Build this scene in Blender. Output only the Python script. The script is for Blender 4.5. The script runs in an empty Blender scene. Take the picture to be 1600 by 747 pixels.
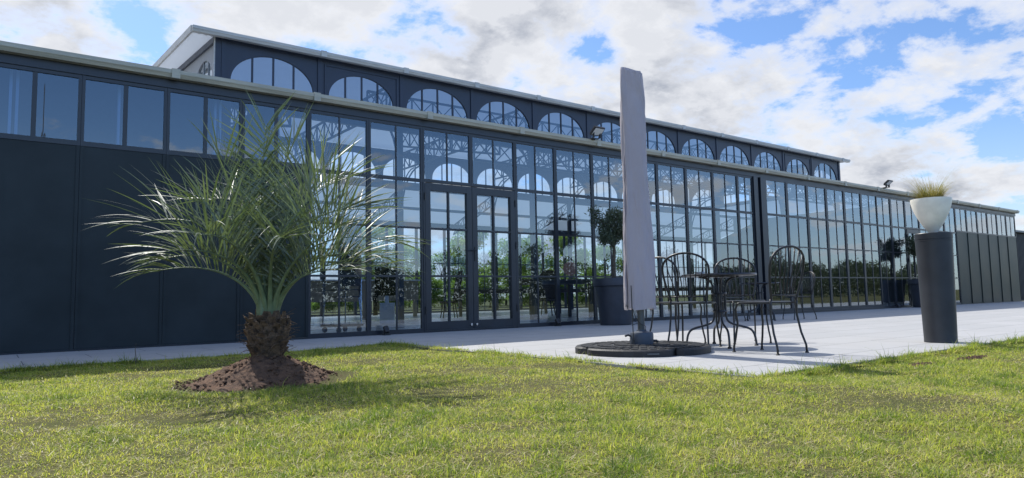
import bpy, math, random
import numpy as np
from mathutils import Vector, Matrix, noise as mnoise
R = math.radians
rnd = random.Random(11)
nrs = np.random.RandomState(5)
sc = bpy.context.scene
COL = sc.collection

# ------------------------------------------------------------------ camera, sky, sun, exposure
YAW, PITCH, ROLL, CAMZ, FPX = .6485, .0847, -.0198, .5263, 1084.8
Fw = Vector((math.sin(YAW)*math.cos(PITCH), math.cos(YAW)*math.cos(PITCH), math.sin(PITCH)))
Rt0 = Vector((math.cos(YAW), -math.sin(YAW), 0)); Up0 = Rt0.cross(Fw)
Rt = Rt0*math.cos(ROLL) + Up0*math.sin(ROLL); Up = Up0*math.cos(ROLL) - Rt0*math.sin(ROLL)
cam = bpy.data.cameras.new('camera'); camo = bpy.data.objects.new('camera', cam); COL.objects.link(camo)
cam.sensor_width = 36; cam.lens = FPX/1600*36; cam.clip_start = .05; cam.clip_end = 3000
m = Matrix.Identity(4)
for i in range(3):
    m[i][0] = Rt[i]; m[i][1] = Up[i]; m[i][2] = -Fw[i]
m[2][3] = CAMZ
camo.matrix_world = m
sc.camera = camo

SUN_EL = R(50); SUN_AZ = R(1)            # azimuth measured from +Y towards +X
CLX, CLY = 1.9, 22.4
SUN_STRENGTH = 3.9; SKY_STRENGTH = .15
sun = bpy.data.lights.new('sun', 'SUN'); sun.energy = SUN_STRENGTH; sun.angle = R(.53); sun.color = (1, .965, .9)
suno = bpy.data.objects.new('sun', sun); COL.objects.link(suno)
sd = Vector((math.sin(SUN_AZ)*math.cos(SUN_EL), math.cos(SUN_AZ)*math.cos(SUN_EL), math.sin(SUN_EL)))
suno.rotation_euler = sd.to_track_quat('Z', 'Y').to_euler(); suno.location = (0, 0, 30)
sc.view_settings.view_transform = 'Standard'; sc.view_settings.look = 'None'
sc.view_settings.exposure = 0.5; sc.view_settings.gamma = 1
sc.cycles.transparent_max_bounces = 32; sc.cycles.max_bounces = 10; sc.cycles.glossy_bounces = 4
sc.cycles.transmission_bounces = 6; sc.cycles.diffuse_bounces = 4; sc.cycles.sample_clamp_indirect = 6
sc.cycles.use_denoising = True; sc.cycles.caustics_reflective = False

def N(nt, typ, **kw):
    n = nt.nodes.new(typ)
    for k, v in kw.items():
        if k.startswith('i_'):
            key = k[2:]
            n.inputs[int(key) if key.isdigit() else key].default_value = v
        else: setattr(n, k, v)
    return n
def L(nt, a, b): nt.links.new(a, b)
def math_(nt, op, a, b=None, c=None, clamp=False):
    n = nt.nodes.new('ShaderNodeMath'); n.operation = op; n.use_clamp = clamp
    for i, v in enumerate((a, b, c)):
        if v is None: continue
        if isinstance(v, (int, float)): n.inputs[i].default_value = v
        else: nt.links.new(v, n.inputs[i])
    return n.outputs[0]
def mixc(nt, fac, a, b, blend='MIX'):
    n = nt.nodes.new('ShaderNodeMix'); n.data_type = 'RGBA'; n.blend_type = blend; n.clamp_factor = True
    for idx, v in ((0, fac), (6, a), (7, b)):
        if isinstance(v, (int, float)): n.inputs[idx].default_value = v
        elif isinstance(v, tuple): n.inputs[idx].default_value = (*v, 1) if len(v) == 3 else v
        else: nt.links.new(v, n.inputs[idx])
    return n.outputs[2]
def ramp(nt, fac, stops):
    n = nt.nodes.new('ShaderNodeValToRGB'); el = n.color_ramp.elements
    while len(el) < len(stops): el.new(.5)
    for e, (p, c) in zip(el, stops):
        e.position = p; e.color = (c, c, c, 1) if isinstance(c, (int, float)) else (*c, 1)
    nt.links.new(fac, n.inputs[0]); return n.outputs[0]

SKY_SPOTS = [(7.7, 19.5, 5, -0.05025), (9.9, 18.8, 4, -0.021), (45.3, 20.6, 6, -0.084), (51.4, 21.6, 6, -0.059), (59.7, 20.7, 9, -0.084), (66.3, 16.4, 6, -0.071), (72.0, 10.9, 7, -0.092), (74.1, 11.0, 7, -0.084), (38.5, 19.0, 4, -0.059), (0.8, 15.7, 4, -0.063), (34.8, 22.0, 11, 0.05), (21.6, 22.0, 12, 0.05), (67.9, 19.4, 7, 0.04), (53.1, 14.6, 10, 0.035), (66.5, 9.8, 9, 0.03), (2.2, 19.7, 8, 0.02), (48.6, 18.0, 6, 0.04), (-1.2999999999999998, 16.5, 8, 0.05), (14.7, 17.5, 7, 0.04)]
def make_world():
    w = bpy.data.worlds.new('World'); sc.world = w; w.use_nodes = True; nt = w.node_tree; nt.nodes.clear()
    out = N(nt, 'ShaderNodeOutputWorld'); bg = N(nt, 'ShaderNodeBackground'); bg.inputs[1].default_value = SKY_STRENGTH
    sky = N(nt, 'ShaderNodeTexSky', sky_type='NISHITA', sun_disc=False, sun_elevation=SUN_EL, sun_rotation=SUN_AZ,
            air_density=1.0, dust_density=.4, ozone_density=1.6)
    tc = N(nt, 'ShaderNodeTexCoord'); sep = N(nt, 'ShaderNodeSeparateXYZ'); L(nt, tc.outputs['Generated'], sep.inputs[0])
    zz = math_(nt, 'MAXIMUM', sep.outputs[2], 0.0); den = math_(nt, 'ADD', zz, .32)
    cb = N(nt, 'ShaderNodeCombineXYZ')
    L(nt, math_(nt, 'DIVIDE', sep.outputs[0], den), cb.inputs[0]); L(nt, math_(nt, 'DIVIDE', sep.outputs[1], den), cb.inputs[1])
    mp = N(nt, 'ShaderNodeMapping'); mp.inputs['Location'].default_value = (CLX, CLY, 0.0); L(nt, cb.outputs[0], mp.inputs[0])
    def dens(vec):
        n1 = N(nt, 'ShaderNodeTexNoise', i_Scale=1.35, i_Detail=2.0, i_Roughness=.5, i_Distortion=.1); L(nt, vec, n1.inputs['Vector'])
        n2 = N(nt, 'ShaderNodeTexNoise', i_Scale=4.6, i_Detail=10.0, i_Roughness=.62, i_Distortion=.12); L(nt, vec, n2.inputs['Vector'])
        return math_(nt, 'ADD', math_(nt, 'MULTIPLY', n1.outputs[0], .40), math_(nt, 'MULTIPLY', n2.outputs[0], .60))
    d0 = dens(mp.outputs[0])
    # fewer clouds in the half of the sky behind the camera
    back = math_(nt, 'MULTIPLY', math_(nt, 'SUBTRACT', .30, sep.outputs[1], clamp=True), .14)
    den_ = math_(nt, 'SUBTRACT', d0, back)
    # where the day's larger gaps and banks of cloud stand (compass bearing, elevation, radius in degrees, strength)
    for az_, el_, rad_, amp in SKY_SPOTS:
        dv = (math.sin(R(az_))*math.cos(R(el_)), math.cos(R(az_))*math.cos(R(el_)), math.sin(R(el_)))
        ds = N(nt, 'ShaderNodeVectorMath', operation='DISTANCE'); L(nt, tc.outputs['Generated'], ds.inputs[0]); ds.inputs[1].default_value = dv
        q = math_(nt, 'SUBTRACT', 1.0, math_(nt, 'DIVIDE', ds.outputs['Value'], R(rad_)), clamp=True)
        den_ = math_(nt, 'ADD', den_, math_(nt, 'MULTIPLY', math_(nt, 'SMOOTHSTEP' if False else 'MULTIPLY', q, q), amp))
    mask = ramp(nt, den_, [(.42, 0.0), (.467, .65), (.525, 1.0)])
    thick = ramp(nt, den_, [(.455, 0.0), (.57, 1.0)])
    # billow shading: density looked up a little towards the sun
    mp2 = N(nt, 'ShaderNodeMapping'); mp2.inputs['Location'].default_value = (CLX+.02, CLY+.13, 0.0); L(nt, cb.outputs[0], mp2.inputs[0])
    dif = math_(nt, 'SUBTRACT', dens(mp2.outputs[0]), d0)
    sh = ramp(nt, math_(nt, 'ADD', dif, .5), [(.46, 0.0), (.55, 1.0)])
    k = math_(nt, 'MULTIPLY', thick, math_(nt, 'ADD', math_(nt, 'MULTIPLY', sh, .60), .40))
    white = (4.55, 4.62, 4.8, 1); grey = (2.15, 2.32, 2.7, 1)
    cc = mixc(nt, k, white, grey)
    skyb = mixc(nt, 1.0, sky.outputs[0], (.55, .66, .82), 'MULTIPLY')
    # thin veil near the horizon
    hz = ramp(nt, zz, [(0.0, 1.0), (.22, 0.0)])
    mask2 = math_(nt, 'MAXIMUM', mask, math_(nt, 'MULTIPLY', hz, .35))
    # sky behind the camera brightened, added fill for the shaded sides facing it
    back_fill = math_(nt, 'ADD', 1.0, math_(nt, 'MULTIPLY', math_(nt, 'SUBTRACT', .25, sep.outputs[1], clamp=True), .85))
    sc_ = N(nt, 'ShaderNodeVectorMath', operation='SCALE'); L(nt, mixc(nt, mask2, skyb, cc), sc_.inputs[0]); L(nt, back_fill, sc_.inputs['Scale'])
    L(nt, sc_.outputs[0], bg.inputs[0]); L(nt, bg.outputs[0], out.inputs[0])
make_world()

# ------------------------------------------------------------------ materials
def newmat(name):
    mt = bpy.data.materials.new(name); mt.use_nodes = True; nt = mt.node_tree; nt.nodes.clear()
    return mt, nt, N(nt, 'ShaderNodeOutputMaterial')
def pmat(name, color, rough=.5, metal=0.0, var=.12, vscale=6.0, bump=0.0, bscale=40.0, spec=.5, color2=None, stretch=None, coat=0.0):
    mt, nt, out = newmat(name); b = N(nt, 'ShaderNodeBsdfPrincipled')
    tc = N(nt, 'ShaderNodeTexCoord'); vec = tc.outputs['Object']
    if stretch:
        mp = N(nt, 'ShaderNodeMapping'); mp.inputs['Scale'].default_value = stretch; L(nt, vec, mp.inputs[0]); vec = mp.outputs[0]
    n = N(nt, 'ShaderNodeTexNoise', i_Scale=vscale, i_Detail=5.0, i_Roughness=.6); L(nt, vec, n.inputs['Vector'])
    c2 = color2 or tuple(c*(1-2*var) for c in color); c1 = color if color2 else tuple(min(1, c*(1+var)) for c in color)
    L(nt, mixc(nt, ramp(nt, n.outputs[0], [(.35, 0.0), (.65, 1.0)]), c2, c1), b.inputs['Base Color'])
    L(nt, math_(nt, 'ADD', math_(nt, 'MULTIPLY', n.outputs[0], .16), rough-.08), b.inputs['Roughness'])
    b.inputs['Metallic'].default_value = metal; b.inputs['Specular IOR Level'].default_value = spec
    b.inputs['Coat Weight'].default_value = coat
    if bump:
        n2 = N(nt, 'ShaderNodeTexNoise', i_Scale=bscale, i_Detail=4.0, i_Roughness=.6); L(nt, vec, n2.inputs['Vector'])
        bp = N(nt, 'ShaderNodeBump', i_Strength=bump, i_Distance=.02); L(nt, n2.outputs[0], bp.inputs['Height']); L(nt, bp.outputs[0], b.inputs['Normal'])
    L(nt, b.outputs[0], out.inputs[0]); return mt
M = {}
M['steel'] = pmat('anthracite_steel', (.012, .017, .027), .36, var=.1, vscale=3, bump=.02, bscale=25)
M['panel'] = pmat('anthracite_panel', (.028, .036, .040), .36, spec=.14, var=.12, vscale=1.2, bump=.03, bscale=5)
M['panel_lawntint'] = pmat('anthracite_panel_lawn_tint', (.014, .026, .027), .36, spec=.14, var=.12, vscale=1.2, bump=.03, bscale=5)  # right panels: green of the mirrored lawn put into the base colour
M['gable'] = pmat('pale_grey_gable', (.24, .26, .29), .5, var=.05)
M['cler'] = pmat('blue_grey_steel', (.013, .021, .042), .42, var=.1, vscale=3)
M['gutter'] = pmat('gutter_aluminium', (.40, .385, .315), .5, metal=.0, var=.1, vscale=5, stretch=(.3, 1, 4))
M['gutter2'] = pmat('upper_gutter_aluminium', (.42, .42, .40), .5, metal=.0, var=.1, vscale=5, stretch=(.3, 1, 4))
M['roof'] = pmat('white_roof_sheet', (.62, .64, .66), .5, var=.06, vscale=1.5)
def roofmat():
    mt, nt, out = newmat('white_translucent_roof_sheet'); b = N(nt, 'ShaderNodeBsdfPrincipled'); b.inputs['Roughness'].default_value = .5
    tc = N(nt, 'ShaderNodeTexCoord'); n = N(nt, 'ShaderNodeTexNoise', i_Scale=1.2, i_Detail=4.0); L(nt, tc.outputs['Object'], n.inputs['Vector'])
    L(nt, mixc(nt, n.outputs[0], (.58, .60, .62), (.68, .70, .72)), b.inputs['Base Color'])
    t = N(nt, 'ShaderNodeBsdfTranslucent'); t.inputs[0].default_value = (.62, .70, .80, 1); mx = N(nt, 'ShaderNodeMixShader'); mx.inputs[0].default_value = .20
    L(nt, b.outputs[0], mx.inputs[1]); L(nt, t.outputs[0], mx.inputs[2]); L(nt, mx.outputs[0], out.inputs[0]); return mt
M['sheet'] = roofmat()
M['rooftop'] = pmat('grey_roof_sheet', (.16, .17, .18), .5, var=.1)
M['inner'] = pmat('inner_steel', (.03, .042, .07), .45, var=.1)
M['pale'] = pmat('pale_grey_post', (.55, .58, .6), .5, var=.05)
M['black'] = pmat('black_metal', (.012, .013, .015), .38, var=.2, vscale=30, bump=.03, bscale=200)
M['gunmetal'] = pmat('gunmetal', (.045, .048, .055), .3, metal=.4, var=.15, vscale=25)
M['partition'] = pmat('grey_partition', (.16, .17, .18), .6, var=.05)
M['rubber'] = pmat('black_rubber', (.018, .019, .021), .6, var=.25, vscale=14, bump=.15, bscale=90)
M['plastic'] = pmat('anthracite_plastic', (.028, .034, .048), .5, var=.12, vscale=5, bump=.05, bscale=60)
M['pedestal'] = pmat('anthracite_pedestal', (.030, .033, .040), .45, var=.12, vscale=4, bump=.05, bscale=50)
M['socket'] = pmat('blue_grey_plastic', (.055, .07, .095), .5, var=.08)
M['pole'] = pmat('grey_pole', (.10, .11, .12), .4, metal=.5)
M['bowl'] = pmat('white_bowl', (.90, .87, .78), .45, var=.05, vscale=8, bump=.03, bscale=80)
M['white'] = pmat('white_ceramic', (.7, .7, .7), .3, var=.03)
M['chrome'] = pmat('brushed_steel', (.6, .6, .62), .25, metal=1.0)
M['soil'] = pmat('soil', (.17, .095, .055), .95, vscale=22, color2=(.07, .038, .023), bump=.9, bscale=70)
M['bark'] = pmat('grey_brown_bark', (.12, .10, .075), .9, vscale=30, color2=(.05, .04, .03), bump=.6, bscale=60)
M['boot'] = pmat('palm_boot', (.22, .14, .085), .9, vscale=26, color2=(.05, .033, .022), bump=.8, bscale=110)
M['wood'] = pmat('dark_wood', (.05, .035, .025), .5, var=.2, vscale=12, stretch=(1, 8, 8))
M['beige'] = pmat('beige_board', (.36, .29, .20), .6, var=.06)
M['rattan'] = pmat('dark_rattan', (.03, .024, .02), .6, var=.2, vscale=60, bump=.5, bscale=160)
M['pink'] = pmat('salmon_paper', (.62, .25, .18), .7, var=.08)
M['dark'] = pmat('dark_screen', (.01, .01, .012), .2)
M['brownmetal'] = pmat('mast_metal', (.14, .13, .13), .5, metal=.3)

def glassmat(name, tint, ior, wave=.010):
    mt, nt, out = newmat(name)
    tr = N(nt, 'ShaderNodeBsdfTransparent'); tr.inputs[0].default_value = (*tint, 1)
    gl = N(nt, 'ShaderNodeBsdfGlossy'); gl.inputs['Roughness'].default_value = 0.0; gl.inputs[0].default_value = (.72, .80, .86, 1)
    ge = N(nt, 'ShaderNodeNewGeometry'); dt = N(nt, 'ShaderNodeVectorMath', operation='DOT_PRODUCT'); L(nt, ge.outputs['Normal'], dt.inputs[0]); L(nt, ge.outputs['Incoming'], dt.inputs[1])
    c1 = math_(nt, 'SUBTRACT', 1.0, math_(nt, 'ABSOLUTE', dt.outputs['Value']), clamp=True); r0 = ((ior-1)/(ior+1))**2
    fr = math_(nt, 'ADD', math_(nt, 'MULTIPLY', math_(nt, 'POWER', c1, 2.7), 1-r0), r0, clamp=True)
    mx = N(nt, 'ShaderNodeMixShader'); L(nt, fr, mx.inputs[0]); L(nt, tr.outputs[0], mx.inputs[1]); L(nt, gl.outputs[0], mx.inputs[2])
    L(nt, mx.outputs[0], out.inputs[0]); return mt
M['glass'] = glassmat('clear_facade_glass', (.54, .67, .82), 2.1)
M['tint'] = glassmat('blue_tinted_glass', (.36, .47, .66), 2.2)
M['farglass'] = glassmat('far_glass', (.93, .95, .95), 1.7)

def leafmat(name, c1, c2, trans=.35, rough=.4, attr=None, spec=.5, patch=None, tcol=None):
    mt, nt, out = newmat(name); b = N(nt, 'ShaderNodeBsdfPrincipled'); b.inputs['Roughness'].default_value = rough
    b.inputs['Specular IOR Level'].default_value = spec
    if attr:
        a = N(nt, 'ShaderNodeAttribute', attribute_name=attr); f = a.outputs['Fac']
    else:
        g = N(nt, 'ShaderNodeNewGeometry'); f = g.outputs['Random Per Island']
    col = mixc(nt, f, c1, c2)
    if patch:
        tc = N(nt, 'ShaderNodeTexCoord'); n = N(nt, 'ShaderNodeTexNoise', i_Scale=patch[1], i_Detail=5.0, i_Roughness=.65); L(nt, tc.outputs['Object'], n.inputs['Vector'])
        col = mixc(nt, ramp(nt, n.outputs[0], [(patch[2], 0.0), (patch[3], 1.0)]), col, patch[0])
    L(nt, col, b.inputs['Base Color'])
    t = N(nt, 'ShaderNodeBsdfTranslucent'); L(nt, mixc(nt, 1.0, col, tcol or (1.5, 1.6, .7), 'MULTIPLY'), t.inputs[0])
    mx = N(nt, 'ShaderNodeMixShader'); mx.inputs[0].default_value = trans
    L(nt, b.outputs[0], mx.inputs[1]); L(nt, t.outputs[0], mx.inputs[2]); L(nt, mx.outputs[0], out.inputs[0]); return mt
M['palm'] = leafmat('palm_leaflet', (.065, .098, .056), (.19, .225, .16), .28, .50, spec=.9, tcol=(1.2, 1.35, .6))
M['olive'] = leafmat('olive_leaf', (.035, .055, .030), (.09, .115, .07), .2, .45)
M['tree'] = leafmat('tree_leaf', (.10, .16, .035), (.24, .31, .08), .6, .5)
M['tree2'] = leafmat('pale_tree_leaf', (.15, .20, .06), (.28, .34, .12), .6, .5)
M['hedge'] = leafmat('hedge_leaf', (.045, .065, .030), (.10, .12, .055), .4, .5)
M['ograss'] = leafmat('ornamental_grass_blade', (.15, .16, .05), (.38, .29, .13), .35, .5)
M['stem'] = pmat('palm_stem', (.16, .21, .11), .4, var=.15, vscale=14)

# ------------------------------------------------------------------ mesh builder
class MB:
    def __init__(s): s.v = []; s.f = []
    def box(s, x0, x1, y0, y1, z0, z1):
        n = len(s.v); s.v += [(x, y, z) for z in (z0, z1) for y in (y0, y1) for x in (x0, x1)]
        s.f += [tuple(n+i for i in q) for q in ((0, 2, 3, 1), (4, 5, 7, 6), (0, 1, 5, 4), (2, 6, 7, 3), (0, 4, 6, 2), (1, 3, 7, 5))]; return s
    def bar(s, p, q, w=.05, h=None, up=(0, 0, 1)):
        h = h or w; p = Vector(p); q = Vector(q); d = (q-p).normalized(); u = Vector(up)
        if abs(d.dot(u)) > .98: u = Vector((0, 1, 0))
        a = d.cross(u).normalized()*w/2; b = a.cross(d).normalized()*h/2
        n = len(s.v); s.v += [tuple(c+e) for c in (p, q) for e in (-a-b, a-b, a+b, -a+b)]
        s.f += [tuple(n+i for i in t) for t in ((0, 3, 2, 1), (4, 5, 6, 7), (0, 1, 5, 4), (1, 2, 6, 5), (2, 3, 7, 6), (3, 0, 4, 7))]; return s
    def tube(s, pts, r, k=8, cap=True):
        pts = [Vector(p) for p in pts]; rr = r if isinstance(r, (list, tuple)) else [r]*len(pts)
        n0 = len(s.v); a = None
        for i, p in enumerate(pts):
            d = (pts[min(i+1, len(pts)-1)]-pts[max(i-1, 0)]).normalized()
            if a is None:
                a = d.orthogonal().normalized()
            a = (a-d*a.dot(d)).normalized(); b = d.cross(a)
            for j in range(k):
                t = 2*math.pi*j/k; s.v.append(tuple(p+(a*math.cos(t)+b*math.sin(t))*rr[i]))
        for i in range(len(pts)-1):
            for j in range(k):
                j2 = (j+1) % k; s.f.append((n0+i*k+j, n0+i*k+j2, n0+(i+1)*k+j2, n0+(i+1)*k+j))
        if cap:
            s.f.append(tuple(n0+j for j in reversed(range(k)))); s.f.append(tuple(n0+(len(pts)-1)*k+j for j in range(k)))
        return s
    def lathe(s, prof, k=32, c=(0, 0, 0), fn=None):
        n0 = len(s.v)
        for (r, z) in prof:
            for j in range(k):
                t = 2*math.pi*j/k; rr = r*(fn(t, z) if fn else 1); s.v.append((c[0]+rr*math.cos(t), c[1]+rr*math.sin(t), c[2]+z))
        for i in range(len(prof)-1):
            for j in range(k):
                j2 = (j+1) % k; s.f.append((n0+i*k+j, n0+i*k+j2, n0+(i+1)*k+j2, n0+(i+1)*k+j))
        if prof[0][0] > 1e-4: s.f.append(tuple(n0+j for j in reversed(range(k))))
        if prof[-1][0] > 1e-4: s.f.append(tuple(n0+(len(prof)-1)*k+j for j in range(k)))
        return s
    def prism(s, poly, a0, a1, axis='y'):
        # poly in the other two axes
        n = len(s.v); k = len(poly)
        for a in (a0, a1):
            for (p, q) in poly: s.v.append({'y': (p, a, q), 'x': (a, p, q), 'z': (p, q, a)}[axis])
        s.f.append(tuple(n+i for i in range(k))); s.f.append(tuple(n+k+i for i in reversed(range(k))))
        for i in range(k): j = (i+1) % k; s.f.append((n+i, n+k+i, n+k+j, n+j))
        return s
    def sheet(s, x0, x1, y, z0, z1):
        n = len(s.v); s.v += [(x0, y, z0), (x1, y, z0), (x1, y, z1), (x0, y, z1)]; s.f.append((n, n+1, n+2, n+3)); return s
    def quadstrip(s, pts):
        n = len(s.v)
        for a, b in pts: s.v += [tuple(a), tuple(b)]
        for i in range(len(pts)-1): s.f.append((n+2*i, n+2*i+1, n+2*i+3, n+2*i+2))
        return s
    def build(s, name, mat, parent=None, smooth=False, bevel=0, recalc=True):
        me = bpy.data.meshes.new(name); me.from_pydata([tuple(v) for v in s.v], [], s.f)
        if recalc:
            import bmesh
            bm = bmesh.new(); bm.from_mesh(me); bmesh.ops.recalc_face_normals(bm, faces=bm.faces); bm.to_mesh(me); bm.free()
        me.materials.append(M[mat] if isinstance(mat, str) else mat)
        o = bpy.data.objects.new(name, me); COL.objects.link(o)
        if smooth:
            me.polygons.foreach_set('use_smooth', [True]*len(me.polygons))
            if smooth != 'all':
                try: me.set_sharp_from_angle(angle=R(40))
                except Exception: pass
        if bevel:
            md = o.modifiers.new('bevel', 'BEVEL'); md.width = bevel; md.segments = 2; md.limit_method = 'ANGLE'; md.angle_limit = R(40)
        if parent is not None: o.parent = parent
        return o
def fast_mesh(name, V, quads, tris, mat, attr=None, parent=None):
    me = bpy.data.meshes.new(name); V = np.asarray(V, dtype=np.float32); nq, nt_ = len(quads), len(tris)
    me.vertices.add(len(V)); me.vertices.foreach_set('co', V.ravel())
    loops = np.concatenate([np.asarray(quads, dtype=np.int32).ravel(), np.asarray(tris, dtype=np.int32).ravel()])
    me.loops.add(len(loops)); me.loops.foreach_set('vertex_index', loops)
    me.polygons.add(nq+nt_)
    st = np.concatenate([np.arange(nq)*4, nq*4+np.arange(nt_)*3]).astype(np.int32)
    me.polygons.foreach_set('loop_start', st)
    me.update(calc_edges=True)
    if attr is not None:
        a = me.attributes.new('tone', 'FLOAT', 'POINT'); a.data.foreach_set('value', np.asarray(attr, dtype=np.float32))
    me.materials.append(M[mat]); o = bpy.data.objects.new(name, me); COL.objects.link(o)
    if parent is not None: o.parent = parent
    return o
def tag(o, label, cat, group=None, kind=None):
    o['label'] = label; o['category'] = cat
    if group: o['group'] = group
    if kind: o['kind'] = kind
    return o
def empty(name, loc, rz=0):
    o = bpy.data.objects.new(name, None); COL.objects.link(o); o.location = loc; o.rotation_euler = (0, 0, rz); o.empty_display_size = .2; return o
def thing(name, label, cat, loc=(0, 0, 0), rz=0, group=None): return tag(empty(name, loc, rz), label, cat, group)
def struct(o): o['kind'] = 'structure'; return o
def copy_tree(o, parent=None):
    c = o.copy(); COL.objects.link(c); c.parent = parent
    for ch in [x for x in bpy.data.objects if x.parent == o and x is not c]: copy_tree(ch, c)
    return c
def dup(o, loc, rz, label, group=None):
    c = copy_tree(o); c.location = loc; c.rotation_euler = (0, 0, rz); c['label'] = label
    if group: c['group'] = group
    return c

# ------------------------------------------------------------------ ground
PX0, PY0 = 3.90, 2.64                     # patio corner (left edge, front edge)
def nz(x, y, s, o=0): return mnoise.noise(Vector((x*s+o, y*s-o, o*.37)))
def lawn_z(x, y):
    return -.035+.026*min(1, max(0, (PX0+.35-x)/.5))*min(1, max(0, (x-.5)/3))+.022*nz(x, y, .9, 3)+.010*nz(x, y, 3.1, 8)
def paved(x, y): return (y > 7.52 and x < PX0+.1) or (x > PX0 and y > PY0)
def ground_z(x, y):
    if ((x > PX0+.15 and y > PY0+.12) or y > 7.68) and y < 24.5: return -.10
    far = min(1, max(0, (math.hypot(x, y)-14)/30))
    return lawn_z(x, y)*(1-far)-.05*far
def axis(lo, hi, step, far):
    a = list(np.arange(lo, hi+1e-6, step)); d = step; x = lo
    left = []
    while x > -far: d *= 1.35; x -= d; left.append(x)
    d = step; x = hi; right = []
    while x < far: d *= 1.35; x += d; right.append(x)
    return left[::-1]+a+right
gx, gy = axis(-5, 11, .1, 900), axis(-1.5, 8.5, .1, 900)
V = [(x, y, ground_z(x, y)) for y in gy for x in gx]; nx = len(gx)
Q = [(j*nx+i, j*nx+i+1, (j+1)*nx+i+1, (j+1)*nx+i) for j in range(len(gy)-1) for i in range(nx-1)]
def groundmat():
    mt, nt, out = newmat('lawn_ground'); b = N(nt, 'ShaderNodeBsdfPrincipled'); b.inputs['Roughness'].default_value = .95; b.inputs['Specular IOR Level'].default_value = .1
    tc = N(nt, 'ShaderNodeTexCoord')
    n = N(nt, 'ShaderNodeTexNoise', i_Scale=2.2, i_Detail=8.0, i_Roughness=.7); L(nt, tc.outputs['Object'], n.inputs['Vector'])
    n2 = N(nt, 'ShaderNodeTexNoise', i_Scale=60.0, i_Detail=3.0, i_Roughness=.7); L(nt, tc.outputs['Object'], n2.inputs['Vector'])
    c = mixc(nt, ramp(nt, n.outputs[0], [(.4, 0.0), (.62, 1.0)]), (.09, .10, .035), (.15, .13, .06))
    c = mixc(nt, ramp(nt, n2.outputs[0], [(.42, .75), (.6, 0.0)]), c, (.09, .09, .035))
    L(nt, c, b.inputs['Base Color']); bp = N(nt, 'ShaderNodeBump', i_Strength=.8, i_Distance=.03); L(nt, n2.outputs[0], bp.inputs['Height']); L(nt, bp.outputs[0], b.inputs['Normal'])
    L(nt, b.outputs[0], out.inputs[0]); return mt
M['ground'] = groundmat()
g = fast_mesh('ground', V, Q, np.zeros((0, 3), int), 'ground'); struct(g); g['label'] = 'lawn and fields around the glass hall'

def pavemat():
    mt, nt, out = newmat('pale_paving'); b = N(nt, 'ShaderNodeBsdfPrincipled'); b.inputs['Roughness'].default_value = .7
    tc = N(nt, 'ShaderNodeTexCoord')
    br = N(nt, 'ShaderNodeTexBrick', offset=0.5, i_Scale=1.0); br.inputs['Brick Width'].default_value = 1.2; br.inputs['Row Height'].default_value = .6
    br.inputs['Mortar Size'].default_value = .006; br.inputs['Mortar Smooth'].default_value = .3
    br.inputs['Color1'].default_value = (.40, .395, .39, 1); br.inputs['Color2'].default_value = (.36, .36, .357, 1); br.inputs['Mortar'].default_value = (.10, .10, .10, 1)
    mp = N(nt, 'ShaderNodeMapping'); mp.inputs['Location'].default_value = (-.3, -.04, 0); L(nt, tc.outputs['Object'], mp.inputs[0]); L(nt, mp.outputs[0], br.inputs['Vector'])
    n = N(nt, 'ShaderNodeTexNoise', i_Scale=1.6, i_Detail=9.0, i_Roughness=.68); L(nt, tc.outputs['Object'], n.inputs['Vector'])
    n3 = N(nt, 'ShaderNodeTexNoise', i_Scale=35.0, i_Detail=5.0, i_Roughness=.7); L(nt, tc.outputs['Object'], n3.inputs['Vector'])
    c = mixc(nt, ramp(nt, n.outputs[0], [(.35, .22), (.6, 0.0)]), br.outputs[0], (.30, .29, .27))
    c = mixc(nt, ramp(nt, n3.outputs[0], [(.66, 0.0), (.76, .35)]), c, (.25, .23, .2))
    L(nt, c, b.inputs['Base Color'])
    bp = N(nt, 'ShaderNodeBump', i_Strength=.25, i_Distance=.004); L(nt, math_(nt, 'SUBTRACT', math_(nt, 'MULTIPLY', n3.outputs[0], .3), br.outputs['Fac']), bp.inputs['Height']); L(nt, bp.outputs[0], b.inputs['Normal'])
    L(nt, b.outputs[0], out.inputs[0]); return mt
M['pave'] = pavemat()
pv = MB().prism([(PX0, PY0), (36, PY0), (36, 9.80), (PX0, 9.80)], -.12, 0, 'z').build('patio', 'pave'); struct(pv)
pp = MB().prism([(-9, 7.55), (PX0, 7.55), (PX0, 9.80), (-9, 9.80)], -.12, 0, 'z').build('path', 'pave'); struct(pp)
M['kerb'] = pmat('dark_edging', (.07, .07, .065), .8)
kb = MB().box(PX0-.02, 36, PY0-.02, PY0-.001, -.12, -.006).build('patio_edging', 'kerb'); struct(kb)

# ------------------------------------------------------------------ the glass hall
FY, W0, S0 = 9.758, .95, 3.70
HY1, HY2, HY3 = 13.589, 20.9, 23.6
ZH, ZE = 3.35, 3.47
hall = thing('glass_hall', 'long dark blue grey glass and steel hall with an arched clerestory beside the patio', 'building', (0, 0, 0))
def P(name, mb, mat, parent=hall, **k): return mb.build(name, mat, parent, **k)

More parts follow.
